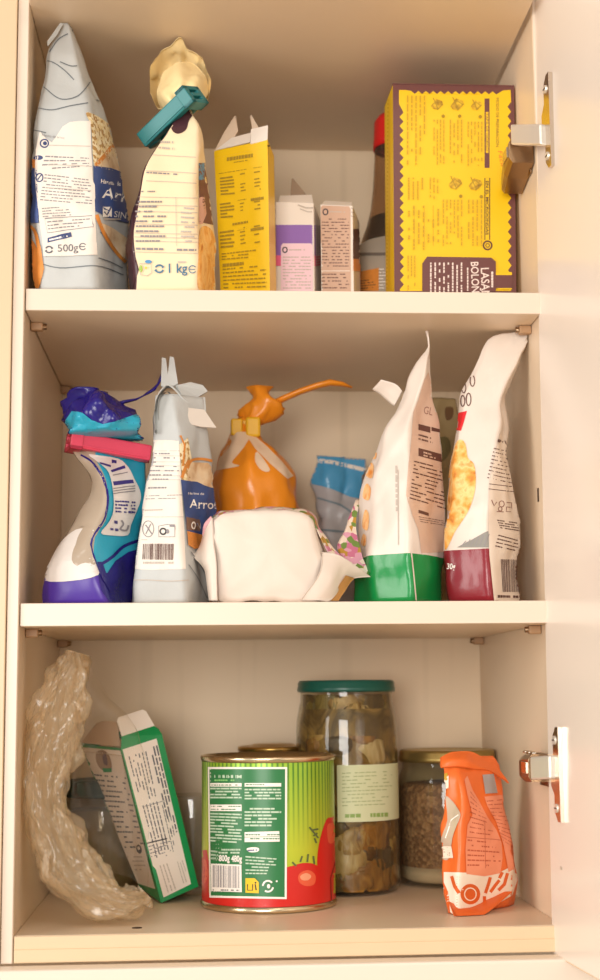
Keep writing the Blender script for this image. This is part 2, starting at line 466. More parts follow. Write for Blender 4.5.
def hinge(uc, vt, vb, arm_v, low):
    """cup flange on the door, bright link arm, channel-shaped body screwed to the side wall"""
    top = on_door(uc, vt); bot = on_door(uc, vb); L = top.z-bot.z; zc = (top.z+bot.z)/2
    base = Vector((top.x, top.y, zc))
    def F(s, z, o): return base+dd*s+dn*o+Vector((0, 0, z))
    h = MB()
    # body channel along the right wall
    za = Zv(arm_v, W-.009, .004)
    y0, y1 = .004, .047
    dz = -.002 if low else -.010; zb = za if low else za-.011
    HH = .0095
    ch = [(W-.0008, -HH), (W-.0165, -HH), (W-.019, -.006), (W-.019, .006), (W-.0165, HH), (W-.0008, HH)]
    vs = []
    for y, k, ddz in ((y0, 1., 0.), (y0+.02, 1., dz*.5), (y1, .85, dz)):
        vs += [(W-(W-x)*k, y, zb+z*k+ddz) for x, z in ch]
    n = 6; fs = [[i*n+k, i*n+(k+1) % n, (i+1)*n+(k+1) % n, (i+1)*n+k] for i in range(2) for k in range(n)]
    fs += [list(range(n)), [2*n+k for k in range(n)][::-1]]
    h.add(vs, fs, METALD)
    ho = h.build('hinge', cup)
    ho['label'] = 'steel cup hinge on the right wall'
    g = MB()
    # flange: straight outer side, scalloped inner side
    e = .0085; out = [(e, -L/2), (e, L/2), (e-.006, L/2), (e-.012, L/2-.006), (e-.012, L*.22), (e-.0185, L*.13), (e-.0185, -L*.13), (e-.012, -L*.22), (e-.012, -L/2+.006), (e-.006, -L/2)]
    pts = [F(a, b, .0018) for a, b in out]; g.prism(pts, .0032, METAL, axis=dn)
    # cup, sunk in the door, its rim standing proud
    g.build('cup_flange', ho)
    for sg in (-1, 1):
        s_ = MB(); c = F(e-.008, sg*L*.36, .0034); r = .003
        ring = [c+dd*math.cos(a)*r+Vector((0, 0, math.sin(a)*r)) for a in [2*PI*k/14 for k in range(14)]]
        s_.prism(ring, .0016, METALW, axis=dn); s_.obox(c-dd*.0024-Vector((0, 0, .0004))+dn*.0005, dd*.0048, dn*.0006, Vector((0, 0, .0008)), DARK); s_.build('screw', ho)
    # link arm: from the flange to the front of the body
    a_ = MB(); A = on_door(uc-4, arm_v-1, .0035); B = Vector((W-.0145, y0-.001, za))
    ax = B-A; w = Vector((-ax.y, ax.x, 0)).normalized()
    hz = .0078
    a_.obox(A-Vector((0, 0, hz))-w*.004, ax, w*.008, Vector((0, 0, 2*hz)), METALW, .0012); a_.build('link_arm', ho)
    s = MB()
    for k in range(3):
        c = Vector((W-.012, y0+.009+k*.012, zb+HH if low else zb-HH-k*.0025)); s.lathe([(0, .0012), (.003, .0012), (.0034, 0), (0, -.0012)], c, METAL, 14)
    s.box((W-.0200, y0+.004, zb-.004), (W-.0187, y0+.018, zb+.004), METAL, .0003)
    s.build('adjusting_screws', ho)
    b = MB(); b.box((W-.0018, .012, zb-.014), (W-.0002, .046, zb+.009), METALD, .0006); b.build('mounting_plate', ho)
hinge(549, 77, 172, 136, False)
hinge(558.5, 727, 821, 768, True)
# neighbours
adj = thing('adjoining_cupboard', (-.21, .1, -.0178), 'side of the neighbouring cream cupboard along the left edge of the photo', 'cupboard')
m = MB(); m.box((-.42, .0005, -.0178), (-.0087, D+.006, ZC+.03), LAM, .0004); m.build('carcass', adj)
m = MB(); m.box((-.42, -.0046, -.0178), (-.0087, .0004, ZC+.03), ADJ, .0006); m.build('door', adj)
m = MB(); m.box((-.42, -.0215, -.62), (W+.4, -.0034, -.0184), LAM, .002)
tag(m.build('lower_door', loc=(.17, -.01, -.62)), 'pale cream cupboard front below the open cupboard', 'door')
# the room: wall behind the cupboards
WALL = M('wall_paint', '#e9dccb', rough=.8, var=.02, bump=.1)
m = MB(); m.box((-1.6, D+.0065, -1.0), (1.9, D+.1, 1.6), WALL); o = m.build('wall_back'); o['kind'] = 'structure'
m = MB(); m.box((-1.6, -3.2, -1.05), (1.9, D+.1, -1.0), M('floor_tile', '#c9b49a', rough=.5)); o = m.build('floor'); o['kind'] = 'structure'
# ---------------------------------------------------------------- light: a window to the left, room light all round
w = bpy.data.worlds.new('room_light'); SC.world = w; w.use_nodes = True
bg = w.node_tree.nodes['Background']; bg.inputs[0].default_value = (1, .94, .86, 1); bg.inputs[1].default_value = .56
def area(name, loc, tgt, sx, sy, power, col):
    l = bpy.data.lights.new(name, 'AREA'); l.shape = 'RECTANGLE'; l.size = sx; l.size_y = sy; l.energy = power; l.color = col
    o = bpy.data.objects.new(name, l); COL.objects.link(o); o.location = loc
    o.rotation_euler = (Vector(tgt)-Vector(loc)).to_track_quat('-Z', 'Y').to_euler(); return o
area('window_light', (-1.7, -1.05, .45), (.25, .0, .33), .9, 1.3, 33, (1, .965, .91))
area('room_light', (-.32, -2.35, .33), (.18, .1, .33), .9, .8, 40, (1, .96, .90))
area('ceiling_light', (.5, -1.6, 1.5), (.2, .1, .25), .5, .5, 5, (1, .86, .70))
vs_ = SC.view_settings; SC.display_settings.display_device = 'sRGB'
vs_.view_transform = 'Standard'; vs_.look = 'None'; vs_.gamma = 1; vs_.use_curve_mapping = False; vs_.exposure = -0.27
# ================================================================ inks and wrappers
INK = M('ink_grey', '#8d8688', rough=.6, var=0); INK2 = M('ink_slate', '#5f5e66', rough=.6, var=0); INKN = M('ink_navy', '#33406f', rough=.5, var=0)
INKB = M('ink_brown', '#5f3a30', rough=.6, var=0); INKL = M('ink_light_grey', '#c0b2a6', rough=.6, var=0)
INKK = M('ink_dark', '#2e2a2e', rough=.6, var=0); INKP = M('ink_purple', '#3a2f7c', rough=.5, var=0)
WHT = M('label_white', '#eaded2', rough=.5, var=.015); WHT2 = M('white_print', '#fbf3ea', rough=.45, var=0)
GREYP = M('grey_paper', '#bfc0be', rough=.55, var=.05, vs=60, bump=.35, bs=140)
CREAMP = M('cream_paper', '#f1d9b3', rough=.55, var=.03, bump=.25, bs=140)
NAVY = M('navy_print', '#3b5086', rough=.5, var=.06)
ORNG = M('bread_print', '#d98a3c', rough=.5, var=.25, vs=150)
RICE = blotch('rice_print', ['#b98f55', '#e8cf9a', '#f2e2bd', '#c9a56a'], 420, voronoi=True)
BREAD = blotch('crumb_print', ['#c79a6e', '#e6c9a2', '#efdcc0'], 70)
WOOD = M('line_print', '#6f7478', rough=.6, var=0)
def waves(p, lines, mat=None, w=1.): 
    for l in lines: p.stroke(smooth(l), w, mat or WOOD)
def smooth(pts, q=6):
    o = []
    for i in range(len(pts)-1):
        a, b, c, d = pts[max(i-1, 0)], pts[i], pts[i+1], pts[min(i+2, len(pts)-1)]
        for j in range(q): o.append((cr(a[0], b[0], c[0], d[0], j/q), cr(a[1], b[1], c[1], d[1], j/q)))
    o.append(pts[-1]); return o
def loop(pts, q=5):
    n = len(pts); o = []
    for i in range(n):
        a, b, c, d = pts[i-1], pts[i], pts[(i+1) % n], pts[(i+2) % n]
        for j in range(q): o.append((cr(a[0], b[0], c[0], d[0], j/q), cr(a[1], b[1], c[1], d[1], j/q)))
    return o
def recycle(p, x, y, r, mat, w=1.4):
    p.ring(x, y, r, r*.9, w, mat, a0=.3, a1=2.9); p.ring(x, y, r, r*.9, w, mat, a0=3.5, a1=6.)
    p.poly([(x+r*.5, y-r*.9), (x+r*1.3, y-r*.5), (x+r*.7, y)], mat); p.poly([(x-r*.5, y+r*.9), (x-r*1.3, y+r*.5), (x-r*.7, y)], mat)
def estim(p, x, y, r, mat):
    p.ring(x, y, r, r, .9, mat, a0=.6, a1=5.7); p.stroke([(x-r, y), (x+r*.6, y)], .8, mat)
EPS = .0004
def patch(grid, mat, sub=6, crumple=.001, cs=60, th=.0006, seed=0, back=None):
    """smooth sheet through a grid of (u, v, y) marks, given a real thickness"""
    G = [[at_y(*q) for q in r] for r in grid]
    def row(r, n): 
        o = []
        for i in range(len(r)-1):
            a, b2, c, d = r[max(i-1, 0)], r[i], r[i+1], r[min(i+2, len(r)-1)]
            o += [Vector([cr(a[e], b2[e], c[e], d[e], j/n) for e in range(3)]) for j in range(n)]
        return o+[r[-1]]
    H = [row(r, sub) for r in G]; C = [row([h[i] for h in H], sub) for i in range(len(H[0]))]
    R = len(C); N = len(C[0]); nr = (C[-1][0]-C[0][0]).cross(C[0][-1]-C[0][0]).normalized()
    P = [[q+nr*crumple*((1-abs(noise.noise(q*cs+Vector((seed, 0, 0))))*2)*.8+noise.noise(q*cs*2.1)*.6) for q in c] for c in C]
    v = [q+nr*th/2 for c in P for q in c]+[q-nr*th/2 for c in P for q in c]; o = R*N
    f = [[i*N+j, i*N+j+1, (i+1)*N+j+1, (i+1)*N+j] for i in range(R-1) for j in range(N-1)]
    m = MB(); m.add(v, f, mat, True); m2 = [[q+o for q in z[::-1]] for z in f]; k = m.mi(back or mat)
    m.f += m2; m.m += [k]*len(m2); m.sm += [True]*len(m2)
    ed = [(j, j+1) for j in range(N-1)]+[((R-1)*N+j+1, (R-1)*N+j) for j in range(N-1)]+[((i+1)*N, i*N) for i in range(R-1)]+[(i*N+N-1, (i+1)*N+N-1) for i in range(R-1)]
    m.f += [[a_, b_, b_+o, a_+o] for a_, b_ in ed]; m.m += [0]*len(ed); m.sm += [False]*len(ed)
    return m
# ================================================================ TOP SHELF
# ---- tall bag of rice flour, top folded to a peak
A1 = [(ZA+EPS, [(36, .018), (42, .004), (97, .001), (127, .055), (55, .075)]),
      (262, [(31.5, .018), (40, .003), (97, .000), (130, .058), (50, .078)]),
      (225, [(31, .017), (38, .002), (97, -.001), (131.5, .060), (50, .08)]),
      (190, [(31, .017), (37, .002), (96, -.001), (131.5, .060), (50, .08)]),
      (160, [(31.5, .018), (37, .003), (94, .001), (126, .058), (50, .075)]),
      (120, [(36, .02), (40, .006), (92, .006), (116, .052), (52, .062)]),
      (85, [(40, .024), (45, .011), (86, .012), (103, .044), (56, .05)]),
      (55, [(47, .026), (51, .016), (77, .017), (87, .036), (60, .04)]),
      (32, [(55, .027), (58, .022), (70, .022), (77, .031), (62, .033)]),
      (18, [(63, .026), (64, .0245), (67, .0245), (69, .028), (65, .0285)])]
b = packet(GREYP, A1, crumple=.0016, cs=34, seed=3, soft=2)
p = Print(b)
waves(p, [[(40, 60), (52, 62), (64, 70), (74, 80)], [(44, 87), (60, 99), (78, 96), (90, 82)], [(37, 108), (52, 110), (70, 106), (88, 103)], [(72, 30), (84, 50), (95, 72)],
          [(92, 80), (101, 95), (110, 112)], [(36, 262), (60, 268), (97, 266), (123, 275)], [(100, 232), (112, 243), (124, 250)], [(50, 52), (58, 40), (68, 34)], [(34, 130), (46, 133)],
          [(60, 62), (70, 66), (77, 66)], [(98, 258), (110, 262), (122, 268)], [(96, 100), (108, 106), (116, 112)]])
p.poly(loop([(86, 113), (98, 117), (112, 128), (118, 142), (125, 152), (112, 158), (97, 168), (93, 160), (91, 128)]), RICE)
p.poly([(97, 160), (112, 147), (124, 160), (128, 176), (97, 168)], BREAD)
p.stroke(smooth([(95, 166), (103, 157), (113, 146), (119, 150)]), 4, ORNG)
p.poly([(93, 166), (110, 168), (121, 172), (131, 185), (131, 224), (110, 219), (94, 211)], NAVY)
p.text('Harina de', 100, 183, 4, WHT2, ang=-9, w=20, bold=.02); p.text('Arroz', 101, 197.5, 11, WHT2, ang=-12, w=42, bold=.012)
p.rect(102, 207, 111, 217, WHT2); p.stroke([(103.5, 212), (106, 215.5), (110.5, 207)], 1.5, INKN); p.text('SIN', 113, 217, 6, WHT2, ang=-8, w=12); p.rect(103, 218.5, 120, 220, INKL)
p.poly([(99, 222), (112, 228), (126, 238), (124, 262), (112, 245)], BREAD)
p.stroke(smooth([(96, 215), (104, 235), (116, 253), (125, 262)]), 3.4, ORNG)
p.poly([(29, 168), (38, 169), (39, 223), (30, 223)], NAVY); p.poly([(29, 158), (37, 160), (38, 168), (29, 168)], ORNG)
p.stroke(smooth([(31, 226), (36, 232), (40, 250), (43, 270)]), 3, ORNG); p.poly([(31, 236), (38, 248), (44, 270), (40, 288), (33, 288)], ORNG)
lab = loop([(40, 132), (47, 139), (53, 143), (61, 130), (70, 122.5), (82, 121)], 3)[:16]
p.poly([(40, 132), (46, 139), (52, 143), (57, 136), (63, 127), (70, 122.5), (80, 121.3), (90, 121.5), (91, 150), (92.5, 180), (94, 185), (95, 220), (96.5, 255), (70, 256), (44, 256.5), (42.5, 240), (39, 215), (36, 175), (36.5, 150)], WHT)
p.text('Harina de arroz', 42, 136.5, 2.4, INK, ang=-8, w=23)
p.ring(44.5, 144, 4, 4, 1.4, INKN); p.ell(45, 144, 2, 2, INKN)
p.ell(39, 158, 4, 2.4, INKN); p.ring(40, 178, 3, 4, 1.2, INKN); p.stroke([(38, 180), (42, 175)], 1, INKN)
p.words([(46, 155), (89, 158), (89, 168), (40, 172)], 4, INK, 2, end=1); p.words([(45, 174), (90, 179), (92, 206), (40, 202)], 9, INK, 3, end=1, wl=(.03, .09))
p.words([(42, 208), (70, 206), (72, 217), (43, 219)], 4, INK, 4, wl=(.05, .13))
p.stroke([(45, 219), (92, 216), (93, 227), (48, 233)], .7, INK, True); p.words([(47, 221), (90, 218), (91, 227), (49, 231)], 3, INK, 5)
p.stroke([(49, 146), (90, 147)], .6, INKL); p.stroke([(49, 165), (91, 167)], .6, INKL); p.stroke([(46, 188), (91, 191)], .6, INKL)
p.poly([(48, 238), (71, 232.5), (72, 237), (48, 243)], INKN); p.words([(50, 239), (70, 234.5), (70, 236.5), (50, 241)], 1, WHT2, 3, fill=.8)
p.text('500g', 58, 252, 7.2, INK2, ang=2, w=20.5); estim(p, 83, 247, 3.2, INK2); recycle(p, 49.5, 250, 3.4, INK2)
q = MB(); q.prism([at_y(48, 46, .014), at_y(47.5, 41, .012), at_y(60, 23, .02), at_y(63, 24, .021), at_y(56, 36, .0165)], .0012, GREYP)
b.merge(q)
tag(b.build('flour_bag', loc=(.03, .03, ZA)), 'tall grey rice flour bag folded to a peak, left end of top shelf', 'bag', 'rice flour bags')
# ---- cream 1 kg bag with scrunched neck
MAROON = M('maroon_wrapper', '#4a2a30', rough=.35, var=.2)
A2 = [(ZA+EPS, [(131, .03), (134, .012), (199, .006), (217, .045), (150, .065)]),
      (270, [(129, .03), (136, .010), (198.5, .004), (217, .045), (150, .066)]),
      (240, [(126.5, .03), (133, .010), (198, .004), (217.5, .045), (148, .066)]),
      (205, [(132, .03), (136, .011), (197.5, .005), (215, .045), (150, .064)]),
      (170, [(143, .03), (145, .014), (197.5, .008), (209, .042), (156, .056)]),
      (140, [(157, .03), (158, .018), (199, .012), (204.5, .036), (168, .048)]),
      (124, [(170, .03), (171, .021), (198, .016), (201, .032), (178, .040)]),
      (112, [(176, .03), (177, .0255), (190, .0235), (192, .0285), (182, .0325)]),
      (96, [(172, .03), (173, .0255), (188, .0235), (190, .0285), (180, .0325)])]
b = packet(CREAMP, A2, crumple=.0013, cs=36, seed=11, emats=[MAROON, CREAMP, CREAMP, CREAMP, MAROON])
p = Print(b)
p.poly([(124, 222), (131, 205), (135, 206), (133, 232), (135, 255), (139, 270), (132, 291), (124, 291)], MAROON)
p.poly(loop([(168, 100), (192, 100), (194, 112), (189, 121), (186, 130), (178, 134), (172, 130), (170, 118)]), MAROON)
PASTA = blotch('pasta_print', ['#b86a2c', '#e8a350', '#f3c47c', '#d48a3e'], 70, stretch=(1.6, 1.6, .6), dist=1.5)
p.poly([(198.5, 163), (207, 163), (212, 180), (213, 225), (199, 222)], M('maroon_print', '#6e4247', rough=.5)); p.rect(198.5, 163, 204, 180, M('blue_print', '#4f8fc0', rough=.5))
p.stroke(smooth([(205, 168), (208, 172), (205, 178), (207, 185)]), 1.8, RICE)
p.poly([(198.5, 198), (204, 196), (206, 214), (202, 224), (198.5, 224)], M('pinkish_print', '#d8a79c', rough=.5))
p.poly(loop([(199, 232), (204, 226), (211, 230), (215, 240), (220, 262), (220, 291), (199, 291), (198, 260)]), PASTA)
for yy in (155, 171, 181): p.stroke(smooth([(146+max(0, (170-yy)*.3), yy), (170, yy+1), (196, yy+2.5)]), .6, INKL)
p.words([(160, 140), (175, 140), (175, 153), (158, 151)], 2, INKL, 3); p.words([(147, 171), (195, 174), (195, 178), (146, 175)], 1, INK, 4, wl=(.03, .1))
p.words([(137, 190), (155, 190), (155, 194), (137, 194)], 1, INK, 5)
y0, y1 = 197, 252
for i, yy in enumerate((197, 205, 211.5, 218, 224, 228.5, 233, 237, 241, 246.5, 252)):
    if i in (0, 1, 2, 4, 6, 7, 8, 10): p.stroke(smooth([(136-(yy-197)*.04, yy), (165, yy+.8), (197, yy+1.4)]), .55, INKL)
p.stroke([(176, 197.5), (176.5, 246)], .5, INKL)
p.words([(136, 200), (166, 200), (166, 244), (136, 244)], 9, INK, 8, fill=.36, wl=(.06, .16), end=.9); p.words([(181, 206), (194, 207), (194, 244), (181, 244)], 8, INKL, 9, fill=.36, end=1, wl=(.2, .3))
p.words([(136, 247), (196, 248.5), (196, 251.5), (136, 250)], 1, INK, 10, fill=.7, end=1.2, wl=(.05, .12))
TEALI = M('ink_teal', '#3f6f8c', rough=.5, var=0)
p.rect(178, 261.5, 186, 263, INKL); p.text('1 kg', 169, 273, 9, TEALI, ang=1, w=18.5, bold=.012); p.text('1 kg', 169, 273, 9, TEALI, ang=1, w=18.5)
p.ring(192.5, 269.5, 3.4, 3.6, .9, TEALI, a0=.6, a1=5.7); p.stroke([(189, 269.5), (195, 269.5)], .8, TEALI)
recycle(p, 159.5, 269, 4, TEALI, 1.7)
p.stroke([(140, 264), (151, 264), (152, 273), (147, 276), (141, 275)], .7, INKL, True); p.ell(148.5, 262, 3.4, 1.7, M('blue_print', '#4f8fc0')); p.ell(141, 269, 1.6, 3.4, M('lime_print', '#9fbf3f', rough=.5)); p.ell(146, 268, 1.2, 1.2, M('yellow_print', '#e8c94a', rough=.5))
bag2 = thing('pasta_bag', (.1, .03, ZA), 'cream paper 1 kg bag twisted shut under a teal clip', 'bag')
b.build('body', bag2)
# scrunched top: a crumpled fan of paper above the clip
CREAMY = M('yellowed_paper', '#f6dda6', rough=.5, var=.05, bump=.3, bs=90)
def fan(N, out, y0, ym, y1, rip, mat, seed, k=5, sub=5, crumple=.0015):
    g = []
    for i, (u, v) in enumerate(out):
        r = []
        for j in range(k+1):
            t = j/k; b_ = math.sin(PI*t)
            r.append((N[0]+(u-N[0])*(t*.9+.1), N[1]+(v-N[1])*(t*.9+.1), y0*(1-t)+y1*t+(ym-(y0+y1)/2)*b_+rip*t*(1 if i % 2 else -1)))
        g.append(r)
    return patch(g, mat, sub=sub, crumple=crumple, cs=50, th=.0005, seed=seed)
st = fan((181, 106), [(170, 112), (158, 107), (151, 93), (150, 77), (151, 60), (164, 45), (179, 38), (188, 45), (198, 52), (206, 63), (211, 80), (208, 96), (198, 108), (188, 112)], .030, .066, .048, .005, CREAMY, 1, crumple=.005)
st.merge(fan((181, 106), [(172, 112), (160, 104), (157, 90), (164, 72), (178, 61), (193, 62), (204, 72), (208, 86), (203, 100), (192, 110)], .028, .025, .048, .004, CREAMY, 2, crumple=.003))
st.merge(fan((180, 104), [(168, 104), (166, 92), (170, 80), (180, 74), (190, 78), (192, 92)], .030, .034, .05, .003, CREAMY, 3, k=4, crumple=.003))
st.build('scrunched_top', bag2)
TEAL = M('teal_plastic', '#23797c', rough=.38, var=.04); TEALD = M('teal_plastic_shade', '#1b5a5f', rough=.4, var=.04)
def clip(name, u0, v0, y0, u1, v1, y1, th, dep, mat, label, cat, group, up=None, slot=True):
    """a folding bag clip: long rounded jaw, thinner jaw behind, latch box with a slot at the near end"""
    A = at_y(u0, v0, y0); B = at_y(u1, v1, y1); ax = (B-A); L = ax.length; ax.normalize()
    dv = Vector((0, 1, 0)); dv = (dv-ax*dv.dot(ax)).normalized(); up = ax.cross(dv).normalized()
    if up.z < 0: up = -up
    root = thing(name, (A+B)/2, label, cat, group)
    m = MB(); m.obox(A-up*th/2-dv*dep, ax*L, dv*dep*.9, up*th, mat, .0012)
    m.obox(A+ax*L*.03-up*th*.36-dv*(dep+.0008), ax*L*.9, dv*.001, up*th*.1, mat, .0002); m.build('front_jaw', root)
    m = MB(); m.obox(A+ax*.002-up*th*.42+dv*.0095, ax*(L*.94), dv*.0045, up*th*.84, mat, .001); m.build('back_jaw', root)
    m = MB()      # latch: a frame with an opening
    e = ax*.009
    O = A-ax*.0035-dv*(dep+.0012)-up*th*.62; w = dep+.0145; h = th*1.24
    m.obox(O, e, dv*w, up*h*.22, mat, .0006); m.obox(O+up*h*.78, e, dv*w, up*h*.22, mat, .0006)
    m.obox(O, e, dv*w*.24, up*h, mat, .0006); m.obox(O+dv*w*.76, e, dv*w*.24, up*h, mat, .0006)
    m.obox(O+up*h*.4+dv*w*.3, e*.6, dv*w*.5, up*h*.2, mat, .0004); m.obox(O+ax*.006+up*h*.2+dv*w*.2, ax*.002, dv*w*.6, up*h*.6, TEALD if mat == TEAL else MATS['pink_plastic_shade'], 0)  # darker plate in the opening: the slot's shade painted as a deeper plastic colour
    m.build('latch', root)
    m = MB(); c = B-ax*.004; m.tube([c-up*th*.5, c+up*th*.5], .0055, mat, 14); m.build('pivot', root)
    return root
PINKD = M('pink_plastic_shade', '#b0304a', rough=.4, var=.04)
clip('bag_clip', 192, 97, .0155, 147, 141, .044, .0125, .010, TEAL, 'teal plastic clip closing the cream bag on the top shelf', 'clip', 'bag clips')
# ---- generic carton from four corners of a face
def carton(face, back, mat, side=None, th=None):
    """face: TL TR BR BL as 3D points, back: offset vector to the rear"""
    f = [Vector(q) for q in face]; bk = Vector(back); m = MB()
    r = [q+bk for q in f]
    m.add(f+r, [[3, 2, 1, 0], [1, 2, 6, 5], [0, 4, 7, 3], [4, 5, 6, 7], [2, 3, 7, 6], [0, 1, 5, 4]], mat)
    if side: 
        for i in (1, 2): m.m[i] = m.mi(side)
    return m
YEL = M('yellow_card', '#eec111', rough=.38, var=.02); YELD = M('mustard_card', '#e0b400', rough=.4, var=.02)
CARD = M('raw_card', '#e3cdb6', rough=.7, var=.04); CARDW = M('white_card', '#f3e9df', rough=.55, var=.02)
INKO = M('ink_olive', '#a5841a', rough=.6, var=0)
zt = at_y(267.5, 139, .042).z
TLp = at_y(214, 151, .062); TRp = at_y(267.5, 139.5, .042)
BRp = Vector((X(270.2, .042, ZA+EPS), .042, ZA+EPS)); BLp = Vector((X(221.5, .062, ZA+EPS), .062, ZA+EPS))
BK = Vector((.0065, .034, 0))
yb = thing('food_carton', (TLp+TRp)/2*Vector((1, 1, 0)) if False else ((TLp.x+TRp.x)/2, .06, ZA), 'tall plain yellow carton with its white top flaps torn open', 'box', 'cartons on the top shelf')
m = MB(); f4 = [TLp, TRp, BRp, BLp]; r4 = [q+BK for q in f4]
m.add(f4+r4, [[3, 2, 1, 0], [1, 2, 6, 5], [0, 4, 7, 3], [4, 5, 6, 7], [2, 3, 7, 6]], YEL)
ins = [q+Vector((0, 0, -.0006)) for q in (f4[0], f4[1], r4[1], r4[0])]
m.add([q+Vector((0, 0, -.006)) for q in (f4[0], f4[1], r4[1], r4[0])], [[0, 1, 2, 3]], CARD)
p = Print(m)
INKY = INKO
p.words([(227, 156.5), (253, 152.5), (253, 157), (227, 161)], 1, INKY, 71, fill=.8, dens=1, wl=(.08, .14), end=1.3); p.words([(234, 161.5), (248, 159), (248, 162), (234, 164)], 1, INKY, 1)
p.words([(219, 173), (262, 166), (262, 168), (219, 175)], 1, INKY, 2, fill=.3)
for (a, c, n, sd) in ((177, 196, 6, 3), (203, 219, 5, 4), (231, 249, 5, 5)):
    p.words([(220, a), (234, a-2), (235, c-1), (221, c)], n, INKY, sd, fill=.5, wl=(.3, .6)); p.words([(240, a-4), (245, a-5), (246, c-4), (241, c-3)], n, INKY, sd+9, fill=.35, dens=.6, wl=(.5, .9)); p.words([(254, a-6), (260, a-7), (261, c-5), (255, c-4)], n, INKY, sd+19, fill=.35, dens=.7, wl=(.5, .9))
for a in (198, 228): p.words([(251, a), (264, a-2), (264, a+1), (251, a+3)], 1, INKY, a, fill=.9, wl=(.3, .5)); p.words([(238, a+2), (247, a+.5), (247, a+2), (238, a+3.5)], 1, INKY, a)
p.words([(231, 223), (256, 219), (256, 222), (231, 226)], 1, INKY, 41, fill=.7)
p.words([(222, 253), (263, 248), (264, 258), (222, 261)], 3, INKY, 44, fill=.4); p.words([(223, 263), (244, 261), (244, 265), (223, 267)], 1, INKY, 72, fill=.8, dens=1, wl=(.1, .16), end=1.3)
p.words([(223, 268), (266, 264), (267, 289), (224, 290)], 6, INKY, 47, fill=.36); p.ell(268.2, 146, .8, .8, INKK)
m.build('box_body', yb)
m = MB()
l0, l1 = f4[0], r4[0]
m.prism([l0+Vector((0, 0, -.001)), at_y(229, 147, .06), at_y(238, 131, .073), at_y(236, 116, .085), at_y(234.5, 116.5, .087), at_y(224, 133, .075)], .0006, CARD); m.build('top_flap', yb)
m = MB(); m.prism([at_y(253, 140, .072), at_y(262, 138, .07), at_y(259, 128, .074), at_y(251.5, 115, .082), at_y(250, 117, .083), at_y(252, 127, .077)], .0006, CARD); m.build('top_flap', yb)
m = MB(); m.prism([at_y(250.5, 144, .0475), at_y(267.5, 140, .0422), at_y(268, 125.5, .050), at_y(251, 129.5, .056)], .0006, CARDW); m.build('top_flap', yb)
m = MB(); m.prism([at_y(216, 150, .0615), at_y(250, 142, .049), at_y(251, 133, .058), at_y(232, 138, .064)], .0006, CARDW); m.build('top_flap', yb)
# ---- purple banded carton
PURP = M('purple_print', '#8a5fae', rough=.45, var=.03); PINKL = M('pink_label', '#eecbd6', rough=.5, var=.02); PINKR = M('pink_stripe', '#e8608a', rough=.5)
PURPD = M('purple_side', '#6d4a8f', rough=.45); BLK = M('black_print', '#3a2f38', rough=.5)
def upright(u0, u1, v0, v0r, y, depth, mat, side, rot=0.):
    z1 = at_y(u0, v0, y).z; z2 = at_y(u1, v0r, y+rot).z
    a = Vector((X(u0, y, z1), y, z1)); b_ = Vector((X(u1, y+rot, z2), y+rot, z2))
    ax = Vector((b_.x-a.x, rot, 0)); nb = Vector((-ax.y, ax.x, 0)).normalized()*depth
    return carton([a, b_, Vector((b_.x, b_.y, ZA+EPS)), Vector((a.x, a.y, ZA+EPS))], nb, mat, side), nb
m, nb = upright(275.5, 313.5, 202, 203, .092, .045, WHT, CARDW, -.006)
p = Print(m)
p.rect(276, 225, 320, 243, PURP); p.poly([(276, 243), (320, 243), (320, 257), (276, 257)], PURP); p.rect(276, 255.5, 320, 266, PINKR)
p.poly([(281, 246), (283, 243.5), (311, 243.5), (313, 246), (313, 300), (281, 300)], PINKL); p.ring(285, 250, 2.2, 2.6, 1.2, BLK); p.words([(289, 248.5), (307, 248.5), (307, 252), (289, 252)], 1, INKL, 3)
p.words([(283, 256), (311, 256), (311, 290), (283, 290)], 11, INKL, 4, fill=.35, end=1.2)
p.stroke([(298, 205), (306, 208), (316, 208)], 1.3, INKL); p.stroke([(300, 209), (308, 212), (316, 212)], 1., INKL)
pb = thing('food_carton', (.17, .1, ZA), 'small carton with a purple band, left of the beige one on the top shelf', 'box', 'cartons on the top shelf')
m.build('box_body', pb)
m = MB(); m.prism([at_y(290, 203, .11), at_y(312, 203, .11), at_y(304, 192, .118), at_y(293, 178.5, .125), at_y(291.5, 179, .125)], .0007, M('torn_card', '#9c8570', rough=.7)); m.build('top_flap', pb)
m = MB(); m.prism([at_y(278, 203, .094), at_y(313, 203.5, .089), at_y(312, 195, .105), at_y(280, 196, .108)], .0006, CARDW); m.build('top_flap', pb)
# ---- beige carton
TANC = M('tan_print', '#cba58d', rough=.5, var=.03)
m, nb = upright(320.5, 352.5, 204.5, 206, .088, .04, WHT, WHT, -.006)
p = Print(m)
p.poly([(319, 207), (322, 205.5), (349, 206.5), (350.5, 209), (351, 300), (319, 300)], TANC); p.ring(325.5, 212, 2.4, 2.8, 1.3, BLK); p.words([(330, 210.5), (347, 211), (347, 214), (330, 213.5)], 1, INKL, 3)
p.words([(322, 218), (349, 218), (349, 268), (322, 268)], 16, INKB, 5, fill=.3, end=1.2, dens=.7); p.stroke([(320, 271), (350, 271)], .7, WHT); p.words([(322, 273), (349, 273), (349, 290), (322, 290)], 5, INKB, 6, fill=.3, end=1.2, dens=.6)
p.rect(353, 229, 360, 259, M('plum_print', '#6b4a4a', rough=.5)); p.rect(353, 259, 360, 271, M('orange_print', '#ee9a50', rough=.5))
for yy in (208, 212, 216): p.stroke([(351, yy), (354, yy+1), (359, yy+1)], .9, INKL)
bb = thing('food_carton', (.2, .1, ZA), 'small beige printed carton between the purple one and the sauce bottle', 'box', 'cartons on the top shelf')
m.build('box_body', bb)
m = MB(); m.prism([at_y(321, 205.5, .0885), at_y(351.5, 206.5, .083), at_y(352, 202.5, .10), at_y(325, 201, .105)], .0006, CARDW); m.build('top_flap', bb)
